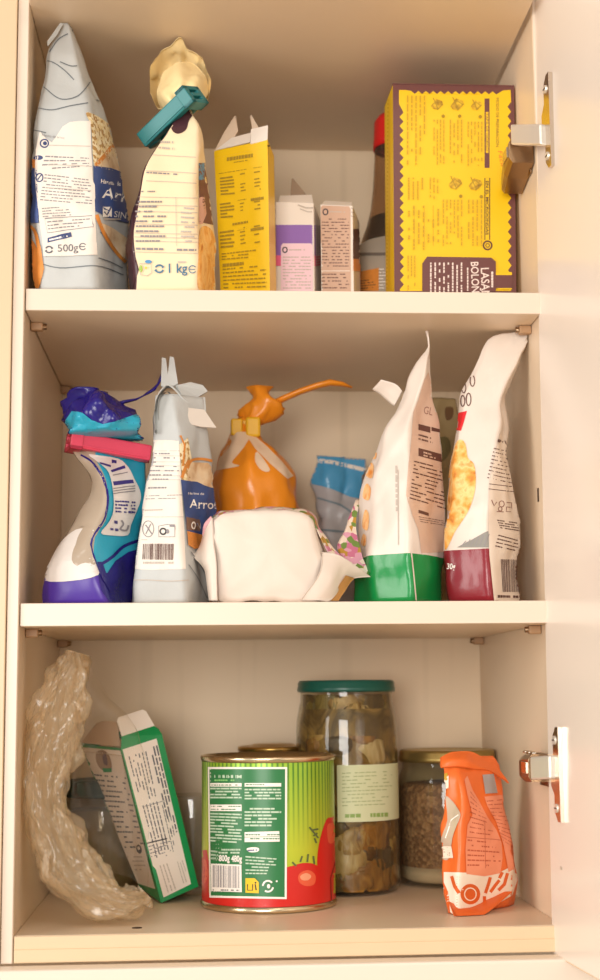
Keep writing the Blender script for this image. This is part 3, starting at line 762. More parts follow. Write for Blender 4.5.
# ---- sauce bottle with red cap
yb_ = .142; cx = X(398.5, yb_, ZA+.1)
zz = lambda v: Zv(v, cx, yb_-.02)
rad = lambda uL, v: cx-X(uL, yb_, zz(v))
sb = thing('sauce_bottle', (cx, yb_, ZA), 'dark sauce bottle with a red cap beside the lasagne box', 'bottle')
GLS = film('bottle_glass', '#d8c0a6', clear=.9, rough=.03, gloss=.25, bump=0)
prof = [(0, .001), (.027, .001), (.0305, .004), (rad(360, 250), .02), (rad(359.5, 243), zz(243)-ZA), (rad(362, 232), zz(232)-ZA), (rad(367, 218), zz(218)-ZA), (rad(370.5, 203), zz(203)-ZA), (rad(373, 180), zz(180)-ZA), (rad(374.5, 150), zz(150)-ZA), (rad(374.5, 138), zz(138)-ZA)]
m = MB(); m.lathe(prof, (cx, yb_, ZA), GLS); m.build('glass', sb)
fz = zz(213)-ZA
m = MB(); m.lathe([(0, .003), (.027, .003), (.029, .006), (rad(361, 250), .02), (rad(361, 243), zz(243)-ZA), (rad(363.5, 232), zz(232)-ZA), (rad(368.5, 216), fz), (0, fz)], (cx, yb_, ZA), M('soy_sauce', '#231a18', rough=.15, var=0)); m.build('sauce', sb)
m = MB(); rl = rad(359.2, 246)
m.lathe([(rl+.0002, .012), (rl+.0004, .012), (rl+.0004, zz(240)-ZA), (rl+.0001, zz(240)-ZA)], (cx, yb_, ZA), M('bottle_label', '#b3a594', rough=.5, var=.08))
p = Print(m); p.rect(355, 252.5, 395, 255.5, M('grey_print', '#6e6258')); p.poly([(358, 272), (379, 268), (379, 291), (358, 291)], ORNG); p.words([(379, 268), (388, 268), (388, 290), (379, 290)], 7, WHT2, 4); p.words([(361, 280), (376, 278), (376, 289), (361, 290)], 4, INKB, 4)
m.build('bottle_label', sb)
m = MB(); rc = rad(373.5, 125); z1, z0 = zz(108)-ZA, zz(141)-ZA
RED = M('red_plastic', '#d3201f', rough=.35, var=.03)
m.lathe([(rad(374.4, 140), z0), (rc+.0004, z0), (rc+.0004, z0+.006), (rc, z0+.0075), (rc-.0008, z1-.005), (rc-.004, z1), (0, z1)], (cx, yb_, ZA), RED)
m.build('cap', sb)
# ---- lasagne carton, print turned sideways
yl = .056
TL, TR = at_y(392.8, 84.5, yl), at_y(516, 86.5, yl+.004)
BR = Vector((X(516.5, yl+.004, ZA+EPS), yl+.004, ZA+EPS)); BL = Vector((X(394.5, yl, ZA+EPS), yl, ZA+EPS))
PLUM = M('plum_card', '#6b3f3c', rough=.38, var=.03)
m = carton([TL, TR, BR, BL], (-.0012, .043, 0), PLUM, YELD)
p = Print(m, base=.0001)
pan = [(401, 92)]
L_ = [(400, y) for y in range(92, 292, 1)]
def zig(x0, y0, x1, y1, n, amp, sx, sy):
    o = []
    for i in range(n): 
        t = i/n; o.append((x0+(x1-x0)*t, y0+(y1-y0)*t)); t = (i+.5)/n; o.append((x0+(x1-x0)*t+sx*amp, y0+(y1-y0)*t+sy*amp))
    return o
yp = [(399, 90), (405, 90)] + zig(411, 91, 500, 91.5, 12, 3, 0, 1)+[(503, 90.5), (510.5, 90)] + zig(511, 102, 511.5, 275, 18, -3.6, 1, 0)+[(511.5, 275), (511, 291), (400, 291), (400, 289)] + zig(400, 289, 399.5, 108, 20, 4, 1, 0)+[(399, 104)]
p.poly(yp, YEL, L=6)
BRN = M('ink_plum', '#5c3628', rough=.5, var=0); INKM = M('ink_mustard', '#c79c1e', rough=.6, var=0)
p.rect(484.5, 98.5, 489.5, 112, PLUM); p.rect(484.5, 112, 489.5, 154, PLUM); p.rect(484.5, 153, 489.5, 168, PLUM); p.rect(485.8, 112, 488.4, 153, YEL); p.text('TAPA DE HORNO', 485.9, 113, 2.2, BRN, ang=-90, w=38)
p.text('MODO DE PREPARACIÓN', 496, 98, 2.8, BRN, ang=-90, w=49)
p.text('Fácil', 498, 151, 4, M('orange_ink', '#e0762c'), ang=-80, w=15, slant=.3)
p.stroke([(484.8, 178), (484.8, 240), (489.6, 240), (489.6, 178)], .9, BRN, True); p.text('EN EL MICROONDAS', 485.9, 181, 2.5, BRN, ang=-90, w=54, bold=.02)
p.ring(487.5, 245.5, 4.2, 4.2, 1.6, BRN); p.ring(487.5, 245.5, 1.8, 1.8, .8, BRN)
SK = blotch('sketch_print', ['#8a6414', '#c79a1c', '#e8c02a'], 300)
def sketch(x, y, s):
    p.poly([(x-6*s, y+2*s), (x-1*s, y-5*s), (x+5*s, y-3*s), (x+6*s, y+1*s), (x+1*s, y+6*s), (x-4*s, y+5*s)], SK); p.stroke([(x-5*s, y+1), (x, y-3*s), (x+5*s, y+1)], .8, INKO); p.stroke([(x-4*s, y-6*s), (x+1*s, y+5*s)], .8, INKO); p.stroke([(x, y+6*s), (x+6*s, y)], .7, INKO)
for (x, y, s) in ((437, 104, 1), (457, 104, 1.1), (476, 105, .9), (455, 183, 1.1), (475, 184, 1.1)): sketch(x, y, s)
for (x, y) in ((443, 116.5), (459.5, 116.5), (480, 117), (460.5, 196.5), (481, 197)): p.ell(x, y, 1.7, 1.7, INKO)
def vwords(x0, x1, y0, y1, n, sd, mat=INKM, **k): p.words([(x1, y0), (x1, y1), (x0, y1), (x0, y0)], n, mat, sd, **k)
vwords(432, 445, 120, 165, 4, 1); vwords(448, 463, 120, 163, 4, 2); vwords(466, 483, 122, 166, 5, 3); vwords(405, 426, 96, 165, 5, 4, end=.8)
vwords(441, 463, 200, 246, 6, 5); vwords(466, 483, 200, 246, 4, 6); vwords(406, 424, 178, 200, 4, 7); vwords(406, 440, 206, 250, 7, 8, dens=.5); vwords(428, 439, 178, 200, 3, 9, dens=.6); vwords(406, 416, 256, 290, 3, 11)
for x in (414, 424, 433): p.stroke([(x, 206), (x, 246)], .5, INKM)
p.poly([(424, 261), (427, 257), (491, 258), (495.5, 262), (495.5, 292), (422, 292), (422, 264)], PLUM)
CRM = M('cream_ink', '#ecd9cf', rough=.5, var=0)
p.text('LASAÑA', 480.5, 268.5, 8, CRM, ang=-88, w=37, bold=.012); p.text('BOLOÑESA', 470.5, 262.5, 7.5, CRM, ang=-88, w=46, bold=.012); vwords(491, 493.5, 272, 288, 1, 19, mat=CRM, fill=.8, wl=(.1, .2))
vwords(428, 463, 263, 300, 8, 12, mat=CRM, dens=.9, end=1.1); vwords(465, 469, 268, 300, 1, 13, mat=CRM)
p.rect(495.5, 272.5, 511.5, 275.5, YEL); p.rect(495.5, 275.5, 511.5, 288.5, PLUM); p.rect(497, 288.5, 511.5, 289.8, YEL)
for yy in range(100, 292, 4): p.ell(389.6, yy, .6, .9, INKM)
lb = thing('food_carton', (.29, .03, ZA), 'large yellow and brown lasagne box with a zigzag border, on the top shelf', 'box', 'cartons on the top shelf')
m.build('box_body', lb)
m = MB(); n0 = Vector((0, -.0002, 0)); m.prism([TL+Vector((0, 0, .0006)), TR+Vector((0, 0, .0006)), TR+Vector((-.0012, .043, .0006)), TL+Vector((-.0012, .043, .0006))], .0008, PLUM); m.build('top_flap', lb)
# ================================================================ MIDDLE SHELF
# ---- blue and turquoise bag with pink clip
CYAN = M('turquoise_film', '#2ba3bf', rough=.3, var=.05, bump=.2, bs=120); DBLUE = M('deep_blue_film', '#221874', rough=.25, var=.08, bump=.25, bs=120)
PURB = M('violet_film', '#4a2c96', rough=.35, var=.05); SILK = M('pale_panel', '#e3d9d2', rough=.45, var=.02)
WIN = M('clear_window', '#b3a18e', rough=.12, var=.06, coat=.6, bump=.25, bs=60)
A3 = [(ZB+EPS, [(42, .035), (50, .02), (109, .006), (134, .058), (75, .10)]),
      (585, [(42, .036), (48, .020), (101, .005), (137, .058), (75, .092)]),
      (560, [(50, .037), (53, .022), (94, .008), (139, .058), (80, .088)]),
      (535, [(63, .038), (65, .026), (95, .012), (142, .058), (86, .08)]),
      (508, [(79, .040), (80, .032), (106, .016), (146.5, .058), (95, .072)]),
      (485, [(92, .041), (93, .036), (106, .022), (149.5, .058), (104, .07)]),
      (470, [(88, .042), (89, .037), (101, .028), (151, .058), (110, .066)]),
      (458, [(78, .042), (79, .039), (95, .036), (151, .058), (115, .062)]),
      (444, [(72, .043), (73, .041), (95, .038), (149, .058), (110, .063)]),
      (440, [(71, .043), (72, .041), (95, .038), (147, .058), (110, .063)])]
b = packet(CYAN, A3, crumple=.0016, cs=34, seed=21, emats=[WIN, WIN, CYAN, CYAN, WIN]); band(b, at_y(60, 577, .02).z, PURB)
p = Print(b, step=.00005)
p.poly([(98, 573), (101, 590), (112, 606), (140, 606), (141, 548), (128, 552), (115, 561), (107, 573)], DBLUE)
p.stroke(smooth([(100, 565), (112, 557), (124, 546), (143, 539)]), 3, DBLUE); p.poly([(97, 562), (102, 562), (107, 577), (100, 577)], DBLUE)
p.poly(loop([(44, 580), (50, 563), (61, 543), (76, 530), (90, 529), (94, 531), (90, 540), (91, 550), (96, 563), (98, 575), (72, 581)], 3), SILK)
p.poly(loop([(83, 529), (100, 497), (106, 506), (106, 517), (98, 531), (90, 545), (82, 546), (74, 556), (78, 538)], 2), WIN)
p.poly(loop([(72, 560), (76, 545), (85, 538), (89, 541), (92, 553), (95, 564), (88, 567), (79, 567)], 3), WIN)
p.poly(loop([(78, 566), (86, 563), (95, 566), (96, 571), (86, 573), (79, 571)], 2), SILK)
p.poly([(82, 455), (92, 461), (104, 478), (107, 500), (105, 520), (101, 527), (92, 526), (80, 527), (92, 492), (94, 478), (80, 460)], WIN)
p.stroke(smooth([(81, 455), (93, 463), (104, 480), (107.5, 500), (104, 518), (94, 535), (91, 545)]), 1.6, DBLUE); p.stroke(smooth([(91, 545), (94, 558), (100, 574), (110, 592)]), 1.2, DBLUE)
p.poly(loop([(89, 455), (99, 456), (118, 459), (128, 468), (133, 478), (139, 490), (140, 500), (135, 513), (130, 525), (127, 535), (112, 535.5), (100, 533), (108, 522), (112.5, 510), (112, 490), (108, 473), (99, 464)], 3), SILK)
p.poly([(111, 460), (116, 461), (116, 464), (111, 464)], INKP); p.poly([(110, 471), (124, 466), (125, 469), (111, 473)], INKP); p.poly([(112, 482), (132, 480), (133, 483.5), (113, 486)], INKP)
p.poly([(99, 463), (110, 466), (110, 468), (100, 465)], INKP)
for q_ in (475, 488, 490.5, 493): p.stroke([(112, q_+1), (134 if q_ > 480 else 127, q_-2)], .9, INK)
p.words([(114, 500), (134, 501), (134, 514), (114, 513)], 4, INKP, 3, fill=.5, end=1.2); p.words([(113, 519), (119, 520), (119, 524), (113, 523)], 1, INKP, 4, fill=.8); p.words([(109, 527), (117, 528), (117, 531), (109, 530)], 1, INKP, 5, fill=.8)
p.stroke(smooth([(120, 520), (122, 524), (119, 529), (125, 530), (127, 525)]), 1.8, INK)
bl = thing('snack_bag', (.055, .045, ZB), 'blue and turquoise bag with a clear window, under the pink clip', 'bag')
b.build('body', bl)
# top puffed above the clip: turquoise rim then deep blue crown
A3t = [(437, [(69, .042), (71, .036), (95, .033), (146, .040), (112, .056)]),
       (428, [(71, .046), (74, .024), (110, .012), (147, .036), (112, .078)]),
       (415, [(66, .046), (70, .020), (108, .008), (145, .036), (110, .084)]),
       (402, [(64, .046), (68, .024), (100, .012), (138, .040), (105, .080)]),
       (393, [(73, .046), (76, .030), (98, .022), (122, .044), (100, .070)]),
       (388, [(86, .046), (88, .036), (96, .034), (108, .046), (98, .056)])]
b = packet(DBLUE, A3t, crumple=.006, cs=52, seed=5, soft=1, facet=1.3)
p = Print(b, base=.0004)
p.poly([(60, 440), (66, 420), (72, 411), (83, 413), (92, 420), (103, 424), (120, 420), (138, 414), (150, 412), (152, 444), (110, 450), (60, 444)], CYAN)
b.build('puffed_top', bl)
m = MB(); path = [at_y(116, 405, .046), at_y(124, 402, .048), at_y(136, 399.5, .05), at_y(143, 396, .055), at_y(148, 393, .058), at_y(153, 390, .06), at_y(158, 384, .062), at_y(164, 373, .066), at_y(166, 366, .07)]
m.tube(path, [.005, .004, .0025, .0016, .0032, .0038, .0022, .004, .001], DBLUE, 10, sx=1., sy=.35); m.build('twisted_tail', bl)
PINK = M('pink_plastic', '#d9415c', rough=.38, var=.04)
cl = clip('bag_clip', 73, 441.5, .0385, 148, 455, .053, .0115, .012, PINK, 'pink plastic clip closing the blue bag on the middle shelf', 'clip', 'bag clips')
# ---- opened rice flour bag with bar code
A4 = [(ZB+EPS, [(132, .05), (134, .02), (187, .005), (210, .06), (150, .075)]),
      (585, [(133, .05), (134, .018), (186, .003), (214, .06), (150, .075)]),
      (560, [(134, .05), (136, .018), (185, .003), (216, .06), (150, .074)]),
      (525, [(139, .05), (140, .020), (182.5, .005), (217.5, .06), (155, .072)]),
      (490, [(145, .05), (147, .023), (180, .008), (216, .058), (160, .068)]),
      (455, [(151, .048), (152, .027), (180, .012), (214, .054), (165, .062)]),
      (430, [(154, .046), (155, .030), (179, .017), (211, .05), (168, .058)]),
      (408, [(155, .044), (156, .034), (174, .025), (207, .047), (170, .053)]),
      (394, [(156, .043), (157, .037), (172, .032), (203, .045), (172, .049)])]
b = packet(GREYP, A4, crumple=.0016, cs=38, seed=31)
p = Print(b)
p.poly([(154, 440), (165, 440), (179, 441), (180.5, 470), (182, 500), (184, 530), (185.5, 569), (150, 570), (134, 569), (135, 556), (139.5, 525), (146, 490), (151, 455)], WHT)
for i, yy in enumerate((451, 456, 462, 466, 471, 476, 480)): p.stroke([(153-i*.7, yy), (179.5, yy)], .5, INKL)
p.words([(153, 452), (178, 452), (179, 482), (149, 482)], 7, INK, 3, fill=.3, dens=.6); p.words([(149, 486), (181, 486), (181, 490), (148, 491)], 1, INK, 4); p.words([(147, 495), (182, 494), (182, 500), (146, 501)], 2, INK, 5, fill=.25)
p.words([(143, 509), (163, 508), (163, 512), (143, 513)], 1, INKL, 6); p.stroke([(142, 517), (183, 517)], .5, INKL)
p.ring(148.5, 529, 5.4, 8, .8, INK); p.stroke([(146, 525), (152, 534)], 1.3, INK); p.stroke([(151, 524), (146, 534)], 1, INK); p.words([(142, 539), (152, 539), (152, 541), (142, 541)], 1, INKL, 7)
p.stroke([(159, 526), (168, 524.5), (175, 526), (175, 537), (159, 537)], .7, INK, True); p.ring(163.5, 531.5, 3, 3, 1.6, INKK); p.ell(168, 531.5, 1.6, 2.2, INK); p.rect(170, 524.5, 175, 527, INK)
p.bars([(143.5, 544), (174, 544), (173.5, 560), (143, 559.5)], INKB, 5); p.words([(141, 561), (174, 561), (174, 564), (141, 564)], 1, INKL, 9, fill=.7, end=1.2)
p.stroke(smooth([(133, 580), (150, 580), (170, 581), (188, 580)]), .9, INKL); p.stroke(smooth([(190, 552), (200, 566), (212, 590)]), .7, WOOD); p.stroke(smooth([(188, 565), (198, 580), (206, 598)]), .7, WOOD)
p.poly([(179.5, 445), (187, 438), (191, 460), (190, 482), (181, 480)], RICE); p.poly([(188, 462), (207, 463), (214, 470), (216, 490), (205, 486), (186, 482), (187, 470)], BREAD)
p.stroke(smooth([(186, 470), (190, 461), (199, 459), (211, 461), (213, 464)]), 2.6, ORNG); p.stroke([(181, 478), (185, 466), (188, 460)], 3, ORNG); p.stroke([(180, 436), (184, 446), (182, 466)], 1.6, ORNG)
p.poly([(180, 480), (196, 482), (206, 487), (218, 489), (220, 510), (217, 522), (207, 536), (186, 531), (184, 515)], NAVY)
p.text('Harina de', 187, 494.5, 2.4, WHT2, ang=-3, w=16); p.text('Arroz', 188.5, 508, 8.6, WHT2, ang=-2, w=29, bold=.008)
p.ell(216, 505, 3, 5, SILK); p.poly([(185, 517), (199, 520), (199, 531), (185.5, 530)], M('brown_print', '#7a5a48', rough=.5)); p.text('O', 190, 529, 7, WHT2, w=4.6, bold=.03); p.text('N', 196, 529, 6, INKL, w=3.5)
p.poly([(186, 531), (206, 536), (202, 547), (193, 549), (187, 545)], ORNG)
ob = thing('flour_bag', (.1, .04, ZB), 'opened grey rice flour bag with a bar code, its top loosely rolled', 'bag', 'rice flour bags')
b.build('body', ob)
m = MB()     # rolled top: a curl of doubled paper, an upright strip and loose corners
curl = []
for i in range(22):
    a = 2.6-i*.22; r = 14-i*.28
    curl.append((169+r*math.cos(a)*.95, 402-r*1.5*math.sin(a)))
cpts = smooth([(155, 432), (154.5, 410), (157, 396), (163, 387), (168, 384), (175, 389), (182, 397), (188, 402)], 5)
f_ = [at_y(u, v, .022+.0009*i*.4) for i, (u, v) in enumerate(cpts)]; r_ = [at_y(u+3, v+1, .052+.0004*i) for i, (u, v) in enumerate(cpts)]
n = len(f_); m.add(f_+r_+[q-Vector((0, -.0005, .0012)) for q in f_]+[q-Vector((0, 0, .0012)) for q in r_], [[i, i+1, n+i+1, n+i] for i in range(n-1)]+[[2*n+i, 3*n+i, 3*n+i+1, 2*n+i+1] for i in range(n-1)]+[[i, 2*n+i, 2*n+i+1, i+1] for i in range(n-1)], GREYP, True)
c2 = smooth([(158, 420), (158, 402), (162, 394), (167, 392), (171, 398), (177, 410), (180, 416)], 5)
f_ = [at_y(u, v, .026+.0003*i) for i, (u, v) in enumerate(c2)]; r_ = [at_y(u+2, v, .05) for u, v in c2]; n = len(f_)
m.add(f_+r_, [[i, i+1, n+i+1, n+i] for i in range(n-1)], GREYP, True)
m.prism([at_y(161, 386, .045), at_y(162, 358, .058), at_y(166, 359, .057), at_y(168, 375, .050), at_y(170, 357, .057), at_y(174, 358, .056), at_y(178, 384, .044), at_y(170, 388, .043)], .0014, GREYP)
m.prism([at_y(176, 386, .043), at_y(190, 383, .048), at_y(202, 386, .05), at_y(207, 392, .052), at_y(197, 398, .047), at_y(184, 402, .040)], .003, GREYP)
m.prism([at_y(180, 402, .036), at_y(188, 408, .034), at_y(204, 410, .040), at_y(216, 428, .042), at_y(201, 427, .036), at_y(176, 421, .026)], .0012, CREAMW if False else M('paper_inside', '#e0d5ca', rough=.6, var=.02))
m.prism([at_y(186, 400, .042), at_y(204, 398, .048), at_y(205, 412, .047), at_y(188, 412, .04)], .004, GREYP)
m.build('rolled_top', ob)
# ---- orange bag with yellow tie, at the back
OR = M('orange_film', '#f49423', rough=.3, var=.06, bump=.35, bs=80); ORW = M('frosted_patch', '#f1d3b4', rough=.4, var=.05)
yo = .165
A5 = [(ZB+EPS, [(214, yo), (222, yo-.025), (255, yo-.038), (290, yo-.024), (298, yo), (256, yo+.045)]),
      (540, [(211, yo), (222, yo-.03), (255, yo-.042), (290, yo-.028), (299, yo), (256, yo+.05)]),
      (500, [(211, yo), (222, yo-.03), (255, yo-.042), (288, yo-.028), (298, yo), (256, yo+.05)]),
      (472, [(213, yo), (222, yo-.028), (252, yo-.038), (286, yo-.025), (296.5, yo), (256, yo+.042)]),
      (452, [(222, yo), (229, yo-.022), (250, yo-.028), (275, yo-.018), (283, yo), (252, yo+.03)]),
      (438, [(233, yo), (237, yo-.014), (248, yo-.016), (260, yo-.012), (264, yo), (248, yo+.016)]),
      (428, [(236, yo), (239, yo-.008), (247, yo-.009), (256, yo-.007), (259, yo), (248, yo+.009)]),
      (416, [(240, yo), (243, yo-.006), (250, yo-.007), (258, yo-.005), (260, yo), (250, yo+.007)])]
b = packet(OR, A5, crumple=.003, cs=34, seed=41, m=9, zmin=ZB+.0003)
p = Print(b, base=.0004)
p.poly(loop([(214, 462), (222, 446), (235, 433), (250, 434), (245, 446), (238, 455), (232, 463), (240, 466), (225, 469), (215, 470)], 3), ORW)
p.poly(loop([(219, 452), (228, 440), (232, 442), (226, 452), (217, 460)], 3), OR)
p.poly([(247, 437), (252, 434), (266, 446), (282, 462), (293, 476), (287, 479), (270, 464), (255, 449)], ORW); p.poly(loop([(257, 452), (270, 470), (262, 471), (255, 462)], 3), ORW)
og = thing('plastic_bag', (.13, yo, ZB), 'orange bag tied with a yellow closure, behind the white wrapper', 'bag')
b.build('body', og)
A5t = [(424, [(241, yo), (246, yo-.006), (258, yo-.006), (262, yo), (251, yo+.007)]),
       (412, [(244, yo), (249, yo-.012), (270, yo-.012), (282, yo), (260, yo+.012)]),
       (403, [(248, yo), (252, yo-.012), (272, yo-.012), (283, yo), (262, yo+.012)]),
       (394, [(252, yo), (255, yo-.008), (266, yo-.008), (271, yo), (261, yo+.008)]),
       (386, [(254, yo), (256, yo-.004), (266, yo-.004), (271, yo), (261, yo+.004)])]
b = packet(OR, A5t, crumple=.006, cs=55, seed=43, m=9); b.build('ruffled_neck', og)
m = MB(); m.tube([at_y(272, 404, yo-.002), at_y(285, 398, yo-.005), at_y(300, 391.5, yo-.008), at_y(316, 386, yo-.012), at_y(330, 382.5, yo-.014), at_y(342, 384, yo-.012), at_y(352, 387.5, yo-.01)], [.004, .0045, .0042, .0042, .0045, .0032, .0012], OR, 10, sx=1, sy=.6); m.build('tail', og)
YT = M('yellow_tie', '#eab21a', rough=.4, var=.05)
a, c = at_y(231, 426, yo-.012), at_y(262, 428, yo-.012)
m = MB(); m.obox(a-Vector((0, 0, .0075)), Vector((.0095, 0, 0)), Vector((0, .024, 0)), Vector((0, 0, .014)), YT, .0015); m.obox(Vector((a.x+.012, a.y-.002, a.z-.009)), Vector((.012, 0, 0)), Vector((0, .028, 0)), Vector((0, 0, .0165)), YT, .002); m.box((a.x+.002, a.y+.004, a.z-.006), (a.x+.022, a.y+.02, a.z+.006), YT, .001)
tag(m.build('bag_tie', loc=(a.x+.01, yo, a.z)), 'yellow plastic closure around the neck of the orange bag', 'tie')
# ---- white wrapper lying with its folded base to the front
WRAP = M('white_wrapper', '#dfcfc1', rough=.5, var=.015, bump=.25, bs=90)
FLORAL = blotch('flower_print', ['#c9708f', '#e6d2bf', '#6f8a3e', '#ecd9c8', '#b98c2f', '#d99cb0', '#e9dac8', '#7d5a30'], 230, voronoi=True)
KRAFT = M('kraft_inside', '#c58e50', rough=.7, var=.1, bump=.3)
def slab(secs, mat, m=10, soft=3, crumple=.0012, cs=40, seed=0):
    """packet lying on its back: outlines follow one another from front to rear"""
    K = len(secs[0][1]); rows = []
    S = [[at_y(u, v, y) for u, v in pts] for y, pts in secs]
    for i in range(len(S)-1):
        a, b2, c, d = S[max(i-1, 0)], S[i], S[i+1], S[min(i+2, len(S)-1)]
        q = max(3, int(abs(secs[i+1][0]-secs[i][0])/.004))
        for j in range(q): rows.append([Vector([cr(a[k][e], b2[k][e], c[k][e], d[k][e], j/q) for e in range(3)]) for k in range(K)])
    rows.append(S[-1]); N = K*m; vs = []
    for ri, r in enumerate(rows):
        ring = [r[k]+(r[(k+1) % K]-r[k])*(j/m) for k in range(K) for j in range(m)]
        for _ in range(soft): ring = [(ring[i-1]+ring[i]*2+ring[(i+1) % N])/4 for i in range(N)]
        cen = sum(ring, Vector())/N
        for q in ring:
            d = q-cen; d.y = 0; d.normalize(); s = q*cs+Vector((seed, 0, seed))
            vs.append(q+d*crumple*((1-abs(noise.noise(s))*2.2)*.7+noise.noise(s*2.2)*.6-.2))
    R = len(rows); b = MB()
    b.add(vs, [[i*N+k, i*N+(k+1) % N, (i+1)*N+(k+1) % N, (i+1)*N+k] for i in range(R-1) for k in range(N)], mat, True)
    # caps as nested rings so the face can swell and crease
    for first, rr in ((True, 0), (False, R-1)):
        base = vs[rr*N:(rr+1)*N]; cen = sum(base, Vector())/N; L = []
        for t in range(1, 9):
            k = t/9
            L.append([q+(cen-q)*k+Vector((0, (-1 if first else 1)*(.003*math.sin(k*PI/2)+.0012*noise.noise((q+(cen-q)*k)*60)), 0)) for q in base])
        o = b.add([q for l in L for q in l]+[sum(L[-1], Vector())/N], [], mat)
        idx = lambda t, k: rr*N+k % N if t == 0 else o+(t-1)*N+k % N
        fs = [[idx(t, k), idx(t+1, k), idx(t+1, k+1), idx(t, k+1)] for t in range(8) for k in range(N)]+[[idx(8, k), o+8*N, idx(8, k+1)] for k in range(N)]
        b.f += fs; b.m += [0]*len(fs); b.sm += [True]*len(fs)
    return b
zbv = lambda y: Zv
def vb(u, y): # photo row of the middle shelf at a given spot
    P = Vector((X(u, y, ZB+.0005), y, ZB+.0005)); d = P-CAM; return 490-FPX*d.dot(CU)/d.dot(CF)
wp = [(.012, [(217, vb(217, .012)), (216, 560), (213, 521), (222, 515), (262, 511), (303, 512), (310, 520), (319, 552), (322, 566), (318, vb(318, .012)), (270, vb(270, .012))]),
      (.05, [(212, vb(212, .05)), (210, 560), (212, 519), (222, 512), (262, 508), (303, 509), (314, 517), (326, 548), (332, 566), (325, vb(325, .05)), (270, vb(270, .05))]),
      (.11, [(216, vb(216, .11)), (214, 566), (216, 530), (226, 520), (262, 516), (300, 518), (312, 526), (322, 552), (326, 570), (320, vb(320, .11)), (270, vb(270, .11))])]
b = slab(wp, WRAP, seed=51, crumple=.0026)
for z_, sel in ((0, 0),):
    # the printed outside begins just behind the folded base
    k = b.mi(FLORAL)
    for i, f in enumerate(b.f):
        c = sum((b.v[j] for j in f), Vector())/len(f)
        if c.y > .0165 and c.z > ZB+.045: b.m[i] = k
ww = thing('food_wrapper', (.14, .05, ZB), 'white wrapper with a floral outside, lying folded base forward', 'wrapper')
b.build('body', ww)
def sheet(pts, mat, th=.0008, mb=None, sub=True):
    m = mb or MB(); m.prism([at_y(*q) for q in pts], th, mat); return m
fl = patch([[(213, 518, .016), (205, 530, .02), (200, 550, .03)], [(215, 545, .011), (206, 553, .014), (195, 557, .022)], [(217, 573, .008), (211, 574, .01), (206, 571, .018)], [(218, 600.5, .008), (212, 600.5, .009), (209, 600.5, .016)]], WRAP, seed=2, back=FLORAL); fl.build('side_flap', ww)
fl = patch([[(211, 516, .018), (204, 524, .02), (202.5, 535, .022)], [(213, 519, .018), (206, 528, .0195), (204, 540, .022)]], M('pink_print', '#dba3a8', rough=.5), crumple=.0003, sub=4); fl.build('printed_edge', ww)
fl = patch([[(322, 552, .014), (318, 575, .008), (300, 600.5, .006)], [(335, 554, .016), (332, 578, .010), (318, 600.5, .008)], [(348, 561, .02), (341, 574, .017), (330, 600.5, .012)], [(371, 577, .03), (352, 579, .028), (340, 588, .022)]], WRAP, seed=3, back=KRAFT); fl.build('side_flap', ww)
fl = patch([[(345, 575, .0185), (337, 588, .016), (327, 600.5, .013)], [(354, 578, .027), (345, 589, .024), (338, 600.5, .02)]], KRAFT, seed=4, sub=8); fl.build('kraft_lining', ww)
fl = patch([[(310, 516, .02), (321, 528, .03)], [(321, 535, .018), (332, 545, .028)], [(330, 553, .017), (342, 556, .027)], [(345, 562, .022), (355, 566, .030)]], FLORAL, seed=5); fl.build('side_flap', ww)
fl = patch([[(356, 500, .055), (361, 498, .06)], [(346, 528, .045), (356, 520, .05)], [(338, 548, .036), (360, 548, .040)], [(350, 565, .028), (370, 576, .031)]], FLORAL, seed=6); fl.build('side_flap', ww)
# ---- blue and white bag far back
SKY = M('sky_film', '#4e9cc8', rough=.3, var=.08, bump=.4, bs=60); FROST = M('frost_film', '#b3aeae', rough=.35, var=.12, bump=.5, bs=60)
yk = .225
A6 = [(ZB+EPS, [(308, yk), (330, yk-.02), (362, yk-.008), (372, yk), (338, yk+.03)]),
      (545, [(309, yk), (330, yk-.026), (360, yk-.012), (370, yk), (338, yk+.032)]),
      (515, [(314, yk), (332, yk-.02), (358, yk-.010), (366, yk), (338, yk+.024)]),
      (497, [(317, yk), (332, yk-.012), (356, yk-.006), (362, yk), (338, yk+.014)]),
      (478, [(312, yk), (330, yk-.008), (358, yk-.004), (367, yk), (338, yk+.009)]),
      [(312, 455, yk), (330, 456, yk-.003), (358, 459, yk-.002), (370, 459, yk), (338, 457, yk+.003)]]
b = packet(FROST, A6, crumple=.005, cs=36, seed=61, m=9, zmin=ZB+.0003)
p = Print(b, base=.0005)
p.poly([(306, 450), (374, 452), (374, 490), (366, 500), (350, 497), (334, 490), (322, 486), (312, 484)], SKY); p.poly([(310, 458), (330, 460), (374, 470), (374, 474), (330, 464), (310, 462)], WHT)
p.stroke([(318, 498), (340, 505), (356, 515)], 2, M('grey_film', '#7d8b93', rough=.4)); p.stroke([(322, 530), (345, 532)], 2, MATS['grey_film'])
tag(b.build('frozen_food_bag', loc=(.2, yk, ZB)), 'blue and white bag at the back, right of the orange bag', 'bag')
